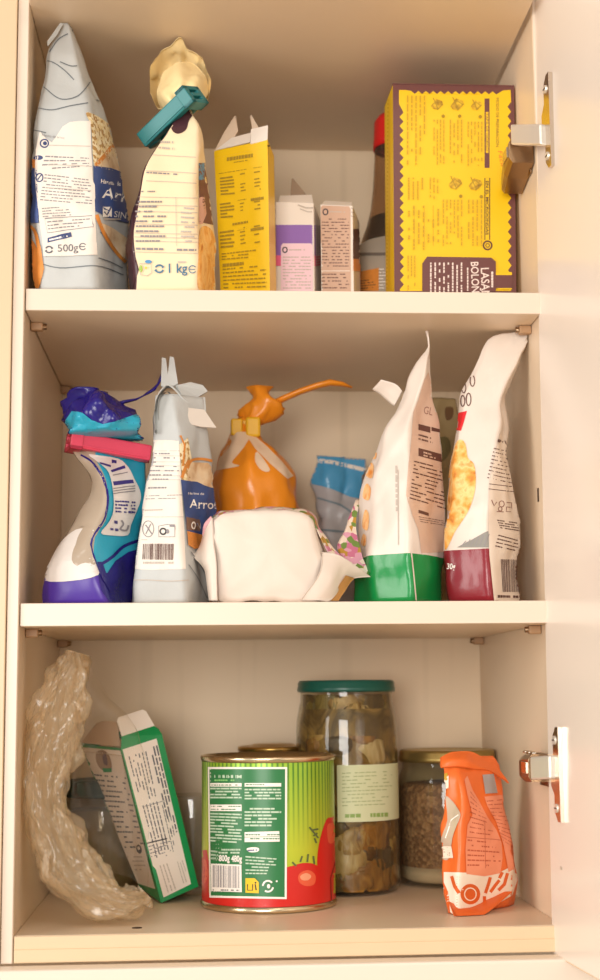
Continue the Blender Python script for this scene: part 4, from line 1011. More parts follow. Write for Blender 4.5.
# ---- pale green bag hidden at the back right
PG = M('pale_green_film', '#a08a62', rough=.4, var=.1, bump=.3); yk = .20
A7 = [(ZB+EPS, [(405, yk), (430, yk-.018), (462, yk), (430, yk+.02)]), (520, [(403, yk), (430, yk-.024), (464, yk), (430, yk+.026)]), (450, [(405, yk), (432, yk-.02), (463, yk), (432, yk+.02)]),
      (420, [(412, yk), (434, yk-.012), (461, yk), (434, yk+.012)]), (398, [(424, yk), (436, yk-.003), (456, yk), (437, yk+.003)])]
b = packet(PG, A7, crumple=.004, cs=34, seed=71, m=9); p = Print(b, base=.0005)
p.poly(loop([(445, 408), (453, 408), (452, 418), (446, 420)], 3), M('olive_print', '#6b4a2c', rough=.5)); p.poly(loop([(438, 440), (448, 438), (450, 452), (440, 462)], 3), M('moss_print', '#6f6540', rough=.5))
tag(b.build('food_bag', loc=(.28, yk, ZB)), 'pale olive bag glimpsed at the back between the green-based and maroon-based bags', 'bag')
# ---- tall white bag with green base
WB = M('white_film', '#e2d4c8', rough=.4, var=.015, bump=.3, bs=70); GRN = M('green_film', '#0f8a44', rough=.25, var=.06, bump=.3, bs=70)
TANW = M('side_face_shade_tint', '#d3b29d', rough=.45, var=.03)  # right face of the white film, its shade put into this tan colour
A8 = [(ZB+EPS, [(352, .06), (374, .028), (413, .010), (445, .055), (395, .095)]),
      (580, [(352, .06), (373, .027), (413, .008), (446, .055), (395, .097)]),
      (552, [(354, .06), (371, .028), (411, .008), (447, .055), (396, .096)]),
      (505, [(357, .06), (372, .030), (408, .011), (447, .054), (398, .09)]),
      (465, [(365, .058), (377, .033), (409, .015), (444, .053), (400, .083)]),
      (430, [(382, .056), (387, .037), (408, .021), (440, .052), (405, .074)]),
      (405, [(395, .054), (398, .042), (415, .027), (436, .050), (410, .066)]),
      (380, [(408, .051), (410, .045), (423, .034), (432, .048), (418, .057)]),
      (360, [(418, .049), (419, .046), (427, .040), (430.5, .047), (424, .051)]),
      (346, [(427.5, .0475), (428, .0465), (430, .0455), (430.5, .047), (429, .048)]),
      (331, [(426, .0475), (426.3, .0467), (427, .0465), (427.3, .047), (426.6, .0478)])]
b = packet(WB, A8, crumple=.0018, cs=32, seed=81, soft=2)
zg = at_y(411, 553, .01).z
p = Print(b)
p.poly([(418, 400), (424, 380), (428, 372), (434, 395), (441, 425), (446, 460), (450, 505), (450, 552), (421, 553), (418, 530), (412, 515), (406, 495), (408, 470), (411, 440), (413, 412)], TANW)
OP = blotch('orange_print_spots', ['#f3a14e', '#f6c58c', '#e88a34'], 120)
for (cx_, cy_, rx, ry) in ((367, 492, 4, 8), (370, 470, 4, 8), (366, 520, 3.4, 10), (364, 540, 2.6, 6), (374, 452, 3.4, 7)): p.poly(loop([(cx_-rx, cy_+ry*.6), (cx_-rx*.2, cy_-ry), (cx_+rx, cy_-ry*.5), (cx_+rx*.6, cy_+ry)], 4), OP)
p.text('GL', 423, 413.5, 7.5, M('faded_brown_ink', '#94685c', rough=.6, var=0), ang=-14, w=9, slant=-.1)
p.poly([(418, 424), (430, 427), (430, 433), (418, 430)], INKB); p.poly([(431, 427), (442, 430), (442, 433), (431, 431)], INKB)
p.words([(418, 433), (432, 437), (432, 445), (418, 441)], 2, INKB, 3, fill=.4)
p.poly([(418, 448), (444, 455), (444.5, 463), (418, 456)], INKB); p.words([(423, 451), (437, 455), (437, 460), (423, 457)], 2, TANW, 4, fill=.5)
p.words([(414, 460), (446, 468), (448, 512), (409, 500)], 11, INKB, 5, fill=.3, end=1.1, wl=(.05, .2)); p.poly([(418, 510), (428, 513), (428, 516), (418, 513)], INKB); p.words([(418, 516), (447, 521), (447, 527), (420, 523)], 3, INKB, 6, fill=.25)
p.words([(398, 466), (399, 550), (396.5, 550), (395.5, 466)], 1, INKL, 7, fill=.7); p.stroke([(398.3, 470), (398.6, 545)], .8, INKL)
k = None
pr = b; band(b, zg, GRN)
p2 = Print(b); p2.stroke(smooth([(411, 552), (413.5, 575), (416, 602)]), 1.2, WB); 
gb = thing('food_bag', (.26, .05, ZB), 'tall white bag with a green base and brown print on its side', 'bag')
b.build('body', gb)
m = patch([[(372, 388, .07), (381, 379, .072)], [(388, 401, .062), (396, 384, .064)], [(394, 405, .058), (402, 390, .058)]], WB, seed=8, crumple=.002); m.build('torn_flap', gb)
# ---- white bag with maroon base and crispbread picture
MAR = M('maroon_film', '#871b29', rough=.25, var=.06, bump=.35, bs=70); CRISP = blotch('crisp_print', ['#c9762a', '#f0a94c', '#f8cf86', '#e08f38'], 110, bump=0)
A9 = [(ZB+EPS, [(449, .055), (450, .036), (493, .014), (522, .055), (480, .085)]),
      (585, [(445, .055), (447, .034), (491, .012), (522, .055), (480, .086)]),
      (555, [(444, .055), (446, .034), (489, .012), (521.5, .055), (480, .084)]),
      (520, [(446, .054), (448, .035), (488, .014), (521, .054), (482, .08)]),
      (480, [(449, .053), (454, .032), (491, .018), (516, .053), (484, .074)]),
      (445, [(452, .052), (457, .035), (497, .024), (508, .051), (486, .067)]),
      (415, [(456, .051), (461, .038), (502, .030), (505.5, .050), (488, .061)]),
      (388, [(462, .051), (468, .042), (503.5, .036), (506, .049), (490, .057)]),
      [(475, 360, .049), (482, 360, .045), (519, 358, .040), (520, 360, .047), (500, 360, .053)],
      [(490, 340, .048), (496, 339, .046), (531, 334, .0435), (532, 335, .047), (512, 337, .050)],
      [(497, 335, .0478), (502, 333.5, .0468), (532, 331, .0455), (533, 331.5, .0472), (514, 332.5, .0488)]]
b = packet(WB, A9, crumple=.002, cs=32, seed=91, soft=2); band(b, at_y(470, 549, .02).z, MAR)
p = Print(b)
p.text('LO', 459, 396, 12, INKB, ang=28, w=15, slant=.25) if False else None
p.ring(472.5, 381, 2.2, 5.4, 1., INKB, a0=-1.2, a1=3.9); p.ring(468.6, 399.5, 2.3, 6.2, 1., INKB); p.ring(463, 401, 2, 5.4, 1., INKB); p.ring(464, 388, 2, 5, .9, INKB, a0=-1, a1=4); p.stroke([(459, 397), (461, 384)], .9, INKB)
p.poly([(458, 413), (467, 411), (464, 422), (461, 431), (456, 430)], M('red_print', '#d8232a', rough=.45), 1.6)
p.poly(loop([(456, 444), (462, 440), (466, 446), (468, 458), (474, 464), (476, 478), (475, 492), (470, 508), (463, 520), (455, 532), (449, 545), (445, 548), (446, 510), (450, 470)], 3), CRISP)
p.stroke([(469, 447), (470, 530)], .01, INKB) if False else None
RUS = M('faded_brown_ink', '#94685c', rough=.6, var=0); SIDE = M('side_print', '#ecdccd', rough=.45)
p.poly([(496, 448), (500, 432), (506, 446), (514, 470), (520, 505), (524, 545), (524, 604), (494, 604), (489, 555), (488, 520), (490, 480)], SIDE)
p.words([(498, 438), (505, 440), (506, 444), (497, 442)], 1, INKB, 2, fill=.8)
p.words([(494, 447), (507, 450), (514, 486), (487, 480)], 9, INKB, 3, fill=.28, end=1.1); p.stroke([(489, 484), (514, 487)], .7, INKB); p.stroke([(488.5, 489), (515, 492)], .7, INKB)
p.stroke([(491, 500), (493.5, 506), (496, 502)], 1, RUS); p.ring(501, 504, 2.6, 3, .9, RUS); p.ring(499.5, 509, 1.8, 2.2, .9, RUS); p.stroke([(506, 502.5), (511, 503), (511, 512), (505.5, 511.5), (506, 507), (510, 507.5)], .9, RUS); p.stroke([(496, 511.5), (503, 512)], .8, RUS)
p.words([(496, 519), (516, 522), (519, 532), (500, 529)], 4, INKB, 5, fill=.45, end=1.2); p.words([(498, 534), (517, 539), (518, 553), (494, 548)], 4, INKB, 6, fill=.32)
p.bars([(500, 559), (520, 560), (520, 592), (502, 592)], INKB, 11, 18); p.words([(497, 594), (520, 595), (520, 598), (497, 598)], 1, INKB, 7, fill=.7, end=1.2)
zm = at_y(470, 548, .02).z
b2 = b
p.poly([(457, 547.5), (472, 540), (487.5, 531), (488.5, 547.5)], M('grey_ink_patch', '#8d8880', rough=.5)); p.text('30g', 447.5, 569, 5.6, WHT2, ang=-3, w=8, bold=.02)
for i in range(6): p.stroke([(462+i*4.5, 546), (466+i*4.5, 541-i*1.4)], .7, INK)
mg = thing('food_bag', (.31, .05, ZB), 'white bag with a maroon base and a golden crispbread picture', 'bag')
# wrap the maroon base right round the hidden faces too
b.build('body', mg)
# ================================================================ BOTTOM SHELF
def zfoot(u, v): return at_z(u, v, .0004)
# ---- tomato can
cf = zfoot(268, 913.5); R0 = .049
yc = cf.y+R0; xc = (X(201.5, yc-.002, .06)+X(335, yc-.002, .06))/2; R0 = (X(335, yc-.002, .06)-X(201.5, yc-.002, .06))/2*.995
Hc = Zv(757.5, xc, yc-R0)
def canmat():
    m, t = newmat('can_stripes')
    tc = t.n('ShaderNodeTexCoord'); s = t.n('ShaderNodeSeparateXYZ', {0: tc.outputs['Object']})
    a = t.n('ShaderNodeMath', {0: s.outputs[1], 1: s.outputs[0]}, operation='ARCTAN2')
    b = t.n('ShaderNodeMath', {0: a.outputs[0], 1: 80.}, operation='MULTIPLY'); c = t.n('ShaderNodeMath', {0: b.outputs[0]}, operation='SINE')
    st = t.n('ShaderNodeMapRange', {0: c.outputs[0], 1: .0, 2: .75})
    h = t.n('ShaderNodeMapRange', {0: s.outputs[2], 1: .045, 2: Hc-.012, 3: 0., 4: 1.})
    base = t.n('ShaderNodeMix', {0: h.outputs[0], 6: lin('#c3cf38'), 7: lin('#9cc43c')}, data_type='RGBA')
    f = t.n('ShaderNodeMath', {0: st.outputs[0], 1: h.outputs[0]}, operation='MULTIPLY')
    f2 = t.n('ShaderNodeMath', {0: f.outputs[0], 1: .85}, operation='MULTIPLY')
    mx = t.n('ShaderNodeMix', {0: f2.outputs[0], 6: base.outputs[2], 7: lin('#3f7d28')}, data_type='RGBA')
    p = t.n('ShaderNodeBsdfPrincipled', {'Base Color': mx.outputs[2], 'Roughness': .32, 'Metallic': .25})
    t.n('ShaderNodeOutputMaterial', {0: p.outputs[0]}); return m
CANL = canmat(); TIN = M('tinplate', '#d9c6a4', rough=.25, metal=1., var=.05); REDT = M('tomato_print', '#d3261f', rough=.32, var=.05); REDH = M('tomato_light_print', '#e8613f', rough=.32, var=.04)
GRNL = M('green_label_print', '#2d7a45', rough=.32, var=.02)
can = thing('food_can', (xc, yc, 0), 'lime green tomato can with a dark green text panel and red tomatoes', 'can', 'food cans')
lo, hi = .0045, Hc-.0045
m = MB()
m.lathe([(R0, lo), (R0, lo+.004)], (xc, yc, .0004), REDT, 120); m.lathe([(R0, lo+.004), (R0, hi)], (xc, yc, .0004), CANL, 120)
m.lathe([(R0-.0003, lo), (R0-.0003, hi)], (xc, yc, .0004), REDT, 120)
p = Print(m, base=.00015, step=.000022)
p.poly([(195, 852), (202, 850), (207, 850), (209, 862), (209, 906), (195, 906)], REDT); p.poly([(199, 893), (340, 893), (340, 915), (199, 915)], REDT, 2.5); p.poly(loop([(200, 862), (206, 860), (208, 876), (204, 884), (199, 882)], 3), REDH)
p.poly(loop([(287, 870), (292, 866), (303, 863), (314, 864), (321, 870), (325, 882), (325, 896), (318, 905), (300, 908), (287, 905), (284, 890)], 4), REDT)
p.poly([(284, 868), (291, 866), (300, 905), (284, 905)], REDT)
p.poly(loop([(326, 820), (331, 817.5), (337, 818), (340, 840), (340, 905), (322, 905), (318, 880), (317, 858), (320, 838)], 4), REDT)
p.poly(loop([(299, 874), (308, 870), (315, 875), (314, 884), (306, 886), (299, 882)], 4), REDH); p.poly(loop([(327, 826), (332, 823), (335, 830), (333, 842), (328, 842)], 4), REDH)
p.poly(loop([(300, 876), (306, 873), (311, 876), (308, 880), (302, 880)], 3), M('tomato_glint_print', '#f3a27c', rough=.32))
STEM = M('stem_print', '#5f6e3c', rough=.4)
for a, c in (((300, 862), (302, 856)), ((307, 862), (308, 854)), ((314, 864), (313, 856)), ((296, 866), (292, 862)), ((318, 838), (309, 827)), ((317, 833), (313, 836)), ((314, 838), (316, 843)), ((312, 830), (318, 829))): p.stroke([a, c], 1.8, STEM)
p.stroke([(336, 858), (330, 878), (331, 905)], 1, M('dark_red_print', '#8f1714', rough=.4))
p.poly([(208.5, 767), (287, 767), (286.5, 899), (210, 897.5)], WHT2, 2.4); p.poly([(210, 769), (285, 769), (284.5, 897), (211.5, 895.5)], GRNL, 2.4)
PALE = M('pale_green_ink', '#c4d8bf', rough=.4, var=0)
p.words([(211, 774), (242, 774), (242, 778), (211, 777.5)], 1, PALE, 1, fill=.8, wl=(.2, .3)); p.words([(215, 779), (235, 779), (235, 781), (215, 781)], 1, M('bright_green_ink', '#8fcf7a'), 2, fill=.7)
p.rect(211, 783, 242, 786.5, WHT2); p.words([(212, 784), (241, 784), (241, 786), (212, 786)], 1, GRNL, 3, fill=.5)
p.words([(211, 787), (242, 787), (242, 799), (211, 799)], 4, PALE, 4, fill=.5, end=1.2, wl=(.1, .3)); p.rect(211, 804.5, 242, 811, WHT2); p.words([(212, 805), (241, 805), (241, 811), (212, 811)], 2, GRNL, 5, fill=.35)
p.words([(211, 812), (242, 813), (242, 844), (211, 842)], 10, PALE, 6, fill=.5, wl=(.1, .3)); p.rect(245, 783, 281, 786.5, WHT2); p.words([(246, 783.5), (280, 783.5), (280, 786), (246, 786)], 1, GRNL, 7, fill=.4)
p.words([(245, 788), (281, 788), (281, 800), (245, 800)], 4, PALE, 8, fill=.5, end=1.3, wl=(.08, .2)); p.words([(245, 807), (281, 807), (281, 827), (245, 827)], 6, PALE, 9, fill=.5, wl=(.1, .25))
p.poly([(245, 832), (279, 831), (279.5, 841.5), (245, 842)], WHT2); p.words([(246, 833), (279, 833), (279, 841), (246, 841)], 2, GRNL, 10, fill=.3); p.stroke([(245, 837), (279, 836.5)], .5, GRNL)
p.poly(loop([(247, 848.5), (253, 847), (259, 848), (258, 851.5), (250, 852)], 3), WHT2); p.words([(248, 849), (258, 848.5), (258, 851), (248, 851.5)], 1, INKP, 11, fill=.6)
p.words([(246, 855), (282, 858), (276, 875), (246, 875)], 6, PALE, 12, fill=.42, wl=(.08, .2))
p.words([(211, 849), (219, 850), (219, 860), (211, 860)], 3, PALE, 13, fill=.5); p.text('800g', 220, 861, 6, WHT2, w=10.5, bold=.03); p.text('480g', 232, 861.5, 6, WHT2, w=10.5, bold=.03); p.words([(220, 848), (242, 848), (242, 854), (220, 854)], 2, PALE, 14, fill=.55)
p.poly([(212, 863.5), (242, 864.5), (242.5, 892), (212.5, 891)], WHT2); p.bars([(214, 865), (240, 866), (240, 888), (214, 887)], INK, 17, 22); p.words([(214, 888.5), (240, 889), (240, 891), (214, 890.5)], 1, INK, 15, fill=.7, end=1.2)
YP = M('yellow_print', '#e8c94a'); p.poly([(246, 878), (255, 878), (259, 882), (259, 893), (246, 892.5)], M('bin_yellow_print', '#f0c818', rough=.4)); p.stroke([(248, 884), (248, 890), (253, 890), (253, 884)], 1, INKK); p.stroke([(255.5, 884), (256.5, 890)], 1.4, INKK); p.ell(255.8, 882.5, .9, .9, INKK)
p.ring(268, 886, 5, 5.4, 1.8, WHT2, a0=.2, a1=2.2); p.ring(268, 886, 5, 5.4, 1.8, WHT2, a0=3.2, a1=5.6); p.ell(268.6, 886, 1.6, 2.2, WHT2); p.ell(276.5, 881, 1, 1, WHT2)
m.build('can_body', can)
for nm, prof in (('bottom_rim', [(0, .003), (R0-.004, .003), (R0-.003, 0), (R0+.0005, 0), (R0+.0012, .0015), (R0+.0008, .0035), (R0-.0002, lo)]),
                 ('lid', [(R0-.0002, hi), (R0+.0008, hi+.001), (R0+.0012, hi+.003), (R0+.0006, Hc), (R0-.0012, Hc), (R0-.002, Hc-.004), (R0-.006, Hc-.0045), (R0-.0075, Hc-.0038), (R0-.009, Hc-.0045), (.012, Hc-.0045), (0, Hc-.0045)])):
    m = MB(); m.lathe(prof, (xc, yc, .0004), TIN, 96); m.build(nm, can)
# ---- gold-lidded can behind
ya = .215; xa = X(273, ya, .09); ra = (X(307, ya, .09)-X(239, ya, .09))/2; ha = Zv(748, xa, ya-ra)
GOLD = M('gold_lacquer', '#b8924e', rough=.3, metal=.9, var=.06)
gc = thing('food_can', (xa, ya, 0), 'gold-topped can standing right behind the tomato can', 'can', 'food cans')
m = MB(); m.lathe([(ra, .004), (ra, ha-.004)], (xa, ya, .0004), M('can_paper', '#a78a62', rough=.5)); m.build('can_body', gc)
m = MB(); m.lathe([(ra-.0002, ha-.004), (ra+.001, ha-.003), (ra+.001, ha), (ra-.001, ha+.0004), (ra-.003, ha-.002), (ra-.012, ha+.0022), (0, ha+.0022)], (xa, ya, .0004), GOLD); m.build('lid', gc)
m = MB(); m.lathe([(0, .002), (ra-.003, .002), (ra, 0), (ra+.001, .001), (ra, .004)], (xa, ya, .0004), GOLD); m.build('bottom_rim', gc)
# ---- jars
GLASS = film('jar_glass', '#e8e6da', clear=.97, rough=.02, gloss=.3, bump=0)
def jar(name, cx, cy, R, H, lidmat, lidR, lidH, label, prof=None, neck=None):
    root = thing(name, (cx, cy, 0), label, 'jar', 'glass jars')
    nk = neck or R*.93; hb = H-lidH
    prof = [(0, .0015), (R*.8, .0015), (R*.88, .0004), (R*.97, .003), (R, .008), (R, hb*.80), (R*.985, hb*.86), (nk+.001, hb*.93), (nk, hb*.95), (nk, H-.002)]
    m = MB(); m.lathe(prof, (cx, cy, .0004), GLASS, 96); m.build('glass', root)
    m = MB(); z0 = hb; 
    rib = []
    m.lathe([(lidR-.003, z0), (lidR-.0008, z0-.0004), (lidR, z0+.0008), (lidR, z0+.003), (lidR-.0006, z0+.004), (lidR-.0006, H-.002), (lidR-.002, H), (lidR-.006, H+.0001), (lidR-.008, H-.0008), (0, H-.0008)], (cx, cy, .0004), lidmat, 96)
    m.build('lid', root)
    return root
pf = zfoot(347, 897)
xp_r = lambda y: (X(397.5, y, .1)-X(296.5, y, .1))/2
yp = pf.y+.041; Rp = xp_r(yp-.002); xp = (X(397.5, yp, .1)+X(296.5, yp, .1))/2; Hp = Zv(680.5, xp, yp-Rp*.9)
LIDG = M('green_lid_paint', '#14564a', rough=.3, var=.04)
pj = jar('pickle_jar', xp, yp, Rp, Hp, LIDG, (X(394, yp, .17)-X(296.5, yp, .17))/2, Zv(680.5, xp, yp-.04)-Zv(692, xp, yp-.04), 'tall jar of pickled vegetables with a green lid and pale label', neck=Rp*.91)
BRINE = blotch('brine_and_pieces', ['#4a3514', '#75561f', '#97793a', '#5a4519', '#ab8b4c', '#68501f'], 30, rough=.35, dist=.8, stretch=(1, 1, .8))
m = MB(); k = .955; top = Hp*.93
prof = [(0, .004), (Rp*.84, .004), (Rp*.93, .007), (Rp*k, .012), (Rp*k, Hp*.74), (Rp*.93, Hp*.80), (Rp*.865, Hp*.875), (Rp*.86, top), (0, top)]
m.lathe(prof, (xp, yp, .0004), BRINE, 72)
rr = random.Random(5); PC = [blotch('pickle_'+n_, c_, 110, rough=.35, dist=1.2, stretch=(1, 1, .35), bump=.3) for n_, c_ in (('tan', ['#7d5f2a', '#a98849', '#c4a666']), ('olive', ['#4d4217', '#75652b', '#94813f']), ('dark', ['#33270f', '#57431c', '#6d5526']), ('pale', ['#a2854e', '#bfa56c', '#d6c396']), ('amber', ['#6e4816', '#93682a', '#b5873f']))]
def blob(m, c, r, mat, seed, sq=(1, 1, 1)):
    n, h = 14, 9; vs = []
    for i in range(h+1):
        th = PI*i/h
        for j in range(n):
            d = Vector((math.sin(th)*math.cos(2*PI*j/n), math.sin(th)*math.sin(2*PI*j/n), math.cos(th))); w = 1+.45*noise.noise(d*1.4+Vector((seed, seed, 0)))
            vs.append(Vector(c)+Vector((d.x*r*sq[0], d.y*r*sq[1], d.z*r*sq[2]))*w)
    for q in vs:      # stay inside the glass
        dx, dy = q.x-xp, q.y-yp; l = math.hypot(dx, dy); lim = Rp*(.982 if q.z < Hp*.74 else .90 if q.z < Hp*.82 else .875)
        if l > lim: q.x = xp+dx/l*lim; q.y = yp+dy/l*lim
        q.z = min(max(q.z, .0035), Hp*.935)
    m.add(vs, [[i*n+j, i*n+(j+1) % n, (i+1)*n+(j+1) % n, (i+1)*n+j] for i in range(h) for j in range(n)], mat, True)
def spot(u, v): # on the inside of the glass
    d = rdir(u, v); a = d.x*d.x+d.y*d.y; ox, oy = CAM.x-xp, CAM.y-yp; b_ = 2*(ox*d.x+oy*d.y); r = Rp*.86; c = ox*ox+oy*oy-r*r
    t = (-b_-math.sqrt(max(0, b_*b_-4*a*c)))/(2*a); return CAM+d*t
known = [(372, 752, 12, 3), (322, 728, 13, 0), (355, 718, 14, 3), (310, 715, 10, 1), (385, 715, 11, 1), (340, 745, 10, 2), (325, 705, 11, 1), (344, 706, 10, 0), (375, 704, 12, 2), (305, 700, 8, 2), (345, 856, 16, 3), (352, 842, 12, 0), (372, 836, 15, 4), (380, 858, 12, 2), (372, 874, 15, 4), (356, 882, 12, 4), (388, 845, 9, 0), (390, 875, 10, 4), (342, 884, 10, 1), (366, 852, 8, 2), (340, 830, 9, 2), (392, 700, 8, 0), (318, 745, 9, 4), (390, 740, 9, 0), (303, 735, 8, 1), (360, 735, 9, 4)]
for i, (u, v, r, c) in enumerate(known): blob(m, spot(u, v), r*.00098, PC[c], i*1.37, (1.25, .8, .95))
for i in range(30):
    a = rr.uniform(0, PI); blob(m, (xp+math.cos(a)*Rp*.84, yp+math.sin(a)*Rp*.84, rr.uniform(.012, Hp*.88)), rr.uniform(.008, .014), rr.choice(PC), i*2.1, (1, 1, 1))
tag(m.build('pickled_vegetables', loc=(xp, yp, .004)), 'olive brown vegetable pieces in brine filling the tall jar', 'pickles', kind='stuff')
LABG = M('pale_green_label', '#d9dfb5', rough=.5, var=.04)
m = MB(); za_, zb_ = Zv(765, xp, yp-Rp), Zv(822, xp, yp-Rp)
ang = lambda u: math.asin(max(-1, min(1, (X(u, yp-Rp*.6, .1)-xp)/Rp)))
aL = -PI/2-.29; aR = -PI/2+1.35
m.lathe([(Rp+.0003, zb_), (Rp+.0004, (za_+zb_)/2), (Rp+.0003, za_)], (xp, yp, 0), LABG, 40, a0=aL, a1=aR)
p = Print(m, base=.0001); GI = M('faint_green_ink', '#a9b880', rough=.6, var=0)
p.words([(342, 772), (392, 770), (392, 806), (342, 808)], 10, GI, 3, fill=.25, dens=.8); p.words([(345, 813), (388, 811), (388, 817), (345, 818)], 1, M('leaf_ink', '#8fae5a'), 5, fill=.7)
m.build('paper_label', pj)
# grain jar
gy = zfoot(449, 889).y+.040; gx = (X(398.5, gy, .06)+X(499, gy, .06))/2; Rg = (X(499, gy, .06)-X(398.5, gy, .06))/2*.99; Hg = Zv(751.5, gx, gy-Rg*.9)
GOLDL = M('gold_lid', '#b39a5c', rough=.35, metal=.8, var=.06)
gj = jar('grain_jar', gx, gy, Rg, Hg, GOLDL, Rg*.985, Zv(751.5, gx, gy-.04)-Zv(763, gx, gy-.04), 'squat glass jar with a gold lid, half hidden by the orange packet', neck=Rg*.90)
GR = blotch('brown_grains', ['#8a6443', '#b58c63', '#9c7450', '#cda982'], 330, rough=.6, voronoi=True, bump=.6)
m = MB(); m.lathe([(0, .0105), (Rg*.5, .022), (Rg*.93, .014), (Rg*.965, .016), (Rg*.965, Hg*.70), (Rg*.9, Hg*.745), (Rg*.5, Hg*.76), (0, Hg*.75)], (gx, gy, .0004), GR, 72)
tag(m.build('brown_lentils', loc=(gx, gy, .01)), 'small brown grains filling the squat gold-lidded jar', 'grain', kind='stuff')
m = MB(); m.lathe([(0, .003), (Rg*.85, .003), (Rg*.955, .006), (Rg*.955, .0165), (Rg*.92, .0145), (Rg*.5, .0225), (0, .0112)], (gx, gy, .0004), M('pale_flour', '#d9c2a3', rough=.8, var=.08, bump=.4), 64)
tag(m.build('pale_meal', loc=(gx, gy, .003)), 'pale meal lying at the foot of the squat gold-lidded jar', 'flour', kind='stuff')
# jar with dark green lid behind the tilted box
jy = .2285; jx = X(104, jy, .07); Rj = .033; Hj = Zv(782, jx, jy-Rj)
jj = jar('preserve_jar', jx, jy, Rj, Hj, M('dark_green_lid', '#0a2a22', rough=.5), Rj*.98, Zv(783, jx, jy-.04)-Zv(800, jx, jy-.04), 'jar with a dark green lid behind the tilted green box', neck=Rj*.92)
m = MB(); m.lathe([(0, .004), (Rj*.9, .004), (Rj*.955, .009), (Rj*.955, Hj*.72), (0, Hj*.74)], (jx, jy, .0004), M('olive_preserve', '#7d6a45', rough=.5, var=.3, vs=90), 48)
tag(m.build('preserve', loc=(jx, jy, .004)), 'dull olive preserve inside the jar behind the tilted box', 'preserve', kind='stuff')
# clear ribbed tumbler between box and can
ty = .20; tx = X(193, ty, .06); Rt = .024; Ht = Zv(795, tx, ty)
m = MB(); pr = [(0, .003), (Rt*.85, .003), (Rt*.9, 0), (Rt, .004)]
for i in range(9): pr += [(Rt+.0009*(i % 2), .012+i*(Ht-.018)/9)]
pr += [(Rt*1.02, Ht-.003), (Rt*.98, Ht)]
m.lathe(pr, (tx, ty, .0004), film('tumbler_glass', '#f2efe8', clear=.88, rough=.05, gloss=.4, bump=0), 64)
tag(m.build('glass_tumbler', loc=(tx, ty, 0)), 'clear ribbed glass between the tilted box and the tomato can', 'glass')
# ---- tilted green and white carton
GC = M('green_card', '#0f9150', rough=.35, var=.02); WC = M('white_print_card', '#efe2d8', rough=.42, var=.015)
b0 = at_z(161, 903, .0006); y0 = b0.y
FBR = at_y(198.5, 886.5, y0+.012); FTR = at_y(162, 734.5, y0+.016); FTL = at_y(121, 748, y0+.004)
LBL = at_y(139, 886.5, y0+.060); LBL.z = max(LBL.z, .0008); LTL = at_y(80, 744, y0+.066)
BBR = LBL+(FBR-b0); BTR = LTL+(FTR-FTL)
m = MB(); m.add([FTL, FTR, FBR, b0, LTL, BTR, BBR, LBL], [[3, 2, 1, 0], [1, 2, 6, 5], [0, 4, 7, 3], [5, 6, 7, 4], [2, 3, 7, 6]], GC)
d_ = Vector((0, 0, -.006)); m.add([FTL+d_, FTR+d_, BTR+d_, LTL+d_], [[0, 1, 2, 3]], CARD)
p = Print(m, base=.0001)
p.poly([(122.5, 749.5), (156.5, 738.5), (191, 884), (163.5, 897.5), (156, 869.5), (152.8, 866)], WC, 3)
p.poly([(81, 747), (120.5, 750.5), (150, 869), (155.5, 889), (138, 883.5)], WC, 3)
def along(tl, tr, br, bl, n, sd, mat=INK2, **k): p.words([tr, br, bl, tl], n, mat, sd, **k)   # rows run down the panel
along((127, 757), (147, 751), (157, 797), (139, 802), 6, 1, dens=.85); along((149, 748), (158, 745), (178, 832), (170, 834), 3, 2, dens=.9, fill=.5); along((141, 806), (158, 801), (171, 855), (155, 858), 5, 3, dens=.9); along((160, 802), (172, 818), (178, 850), (172, 852), 3, 4, dens=.8)
p.stroke([(144, 844), (167, 838.5)], 1.2, INKK); p.stroke([(142, 807), (165, 800.5)], .6, INK); p.words([(145, 846), (170, 840), (172, 852), (148, 860)], 4, INK, 5, fill=.3)
along((158, 866), (168, 863), (177, 889), (166, 893), 3, 6, mat=INKL, dens=.9); along((176, 862), (183, 860), (190, 880), (182, 884), 3, 7, mat=INKL, dens=.9)
p.poly([(83, 758), (85, 758), (92, 800), (90, 800)], GC)
p.words([(88, 772), (118, 775), (138, 850), (109, 850)], 15, INK2, 8, fill=.3, dens=.75); p.words([(121, 775), (126, 776), (146, 852), (141, 852)], 14, INK, 9, fill=.3, dens=.5, wl=(.3, .8)); p.words([(118, 855), (142, 855), (148, 872), (126, 872)], 4, INKL, 10, fill=.3)
p.ell(139.5, 849, 2.6, 4.6, INKK, rot=-.25); p.ell(139.2, 848, 1.4, 2, WC, rot=-.25)
p.poly(loop([(97, 752), (104, 750), (110, 756), (112, 768), (103, 770), (97, 762)], 3), M('muted_photo_print', '#a98d76', rough=.5)); p.poly(loop([(103, 753), (107, 756), (108, 765), (104, 763)], 3), M('grape_print', '#6f5a66', rough=.5)); p.poly([(103, 768), (112, 768), (112, 772), (104, 772)], GC)
p.stroke([(81, 744.6), (121, 748.6)], 2.2, GC)
gb_ = thing('food_carton', (b0.x, b0.y+.03, 0), 'green and white carton leaning left on the bottom shelf, top torn open', 'box')
m.build('box_body', gb_)
m = MB(); m.prism([FTL, FTR, at_y(158.5, 729, y0+.018), at_y(154, 726, y0+.018), at_y(121.5, 736.5, y0+.006)], .0007, GC); m.build('top_flap', gb_)
m = MB(); m.prism([at_y(122, 737, y0+.006), at_y(155, 727, y0+.018), at_y(146, 711.5, y0+.022), at_y(142.5, 709.7, y0+.022), at_y(118.5, 717.5, y0+.014), at_y(116.8, 721, y0+.012)], .0007, CARDW); m.build('top_flap', gb_)
m = MB(); m.prism([at_y(81, 743, y0+.066), at_y(120, 746.5, y0+.007), at_y(117, 722, y0+.02), at_y(104, 721, y0+.04), at_y(97, 723, y0+.05)], .0007, M('kraft_flap', '#cbb096', rough=.6)); m.build('top_flap', gb_)
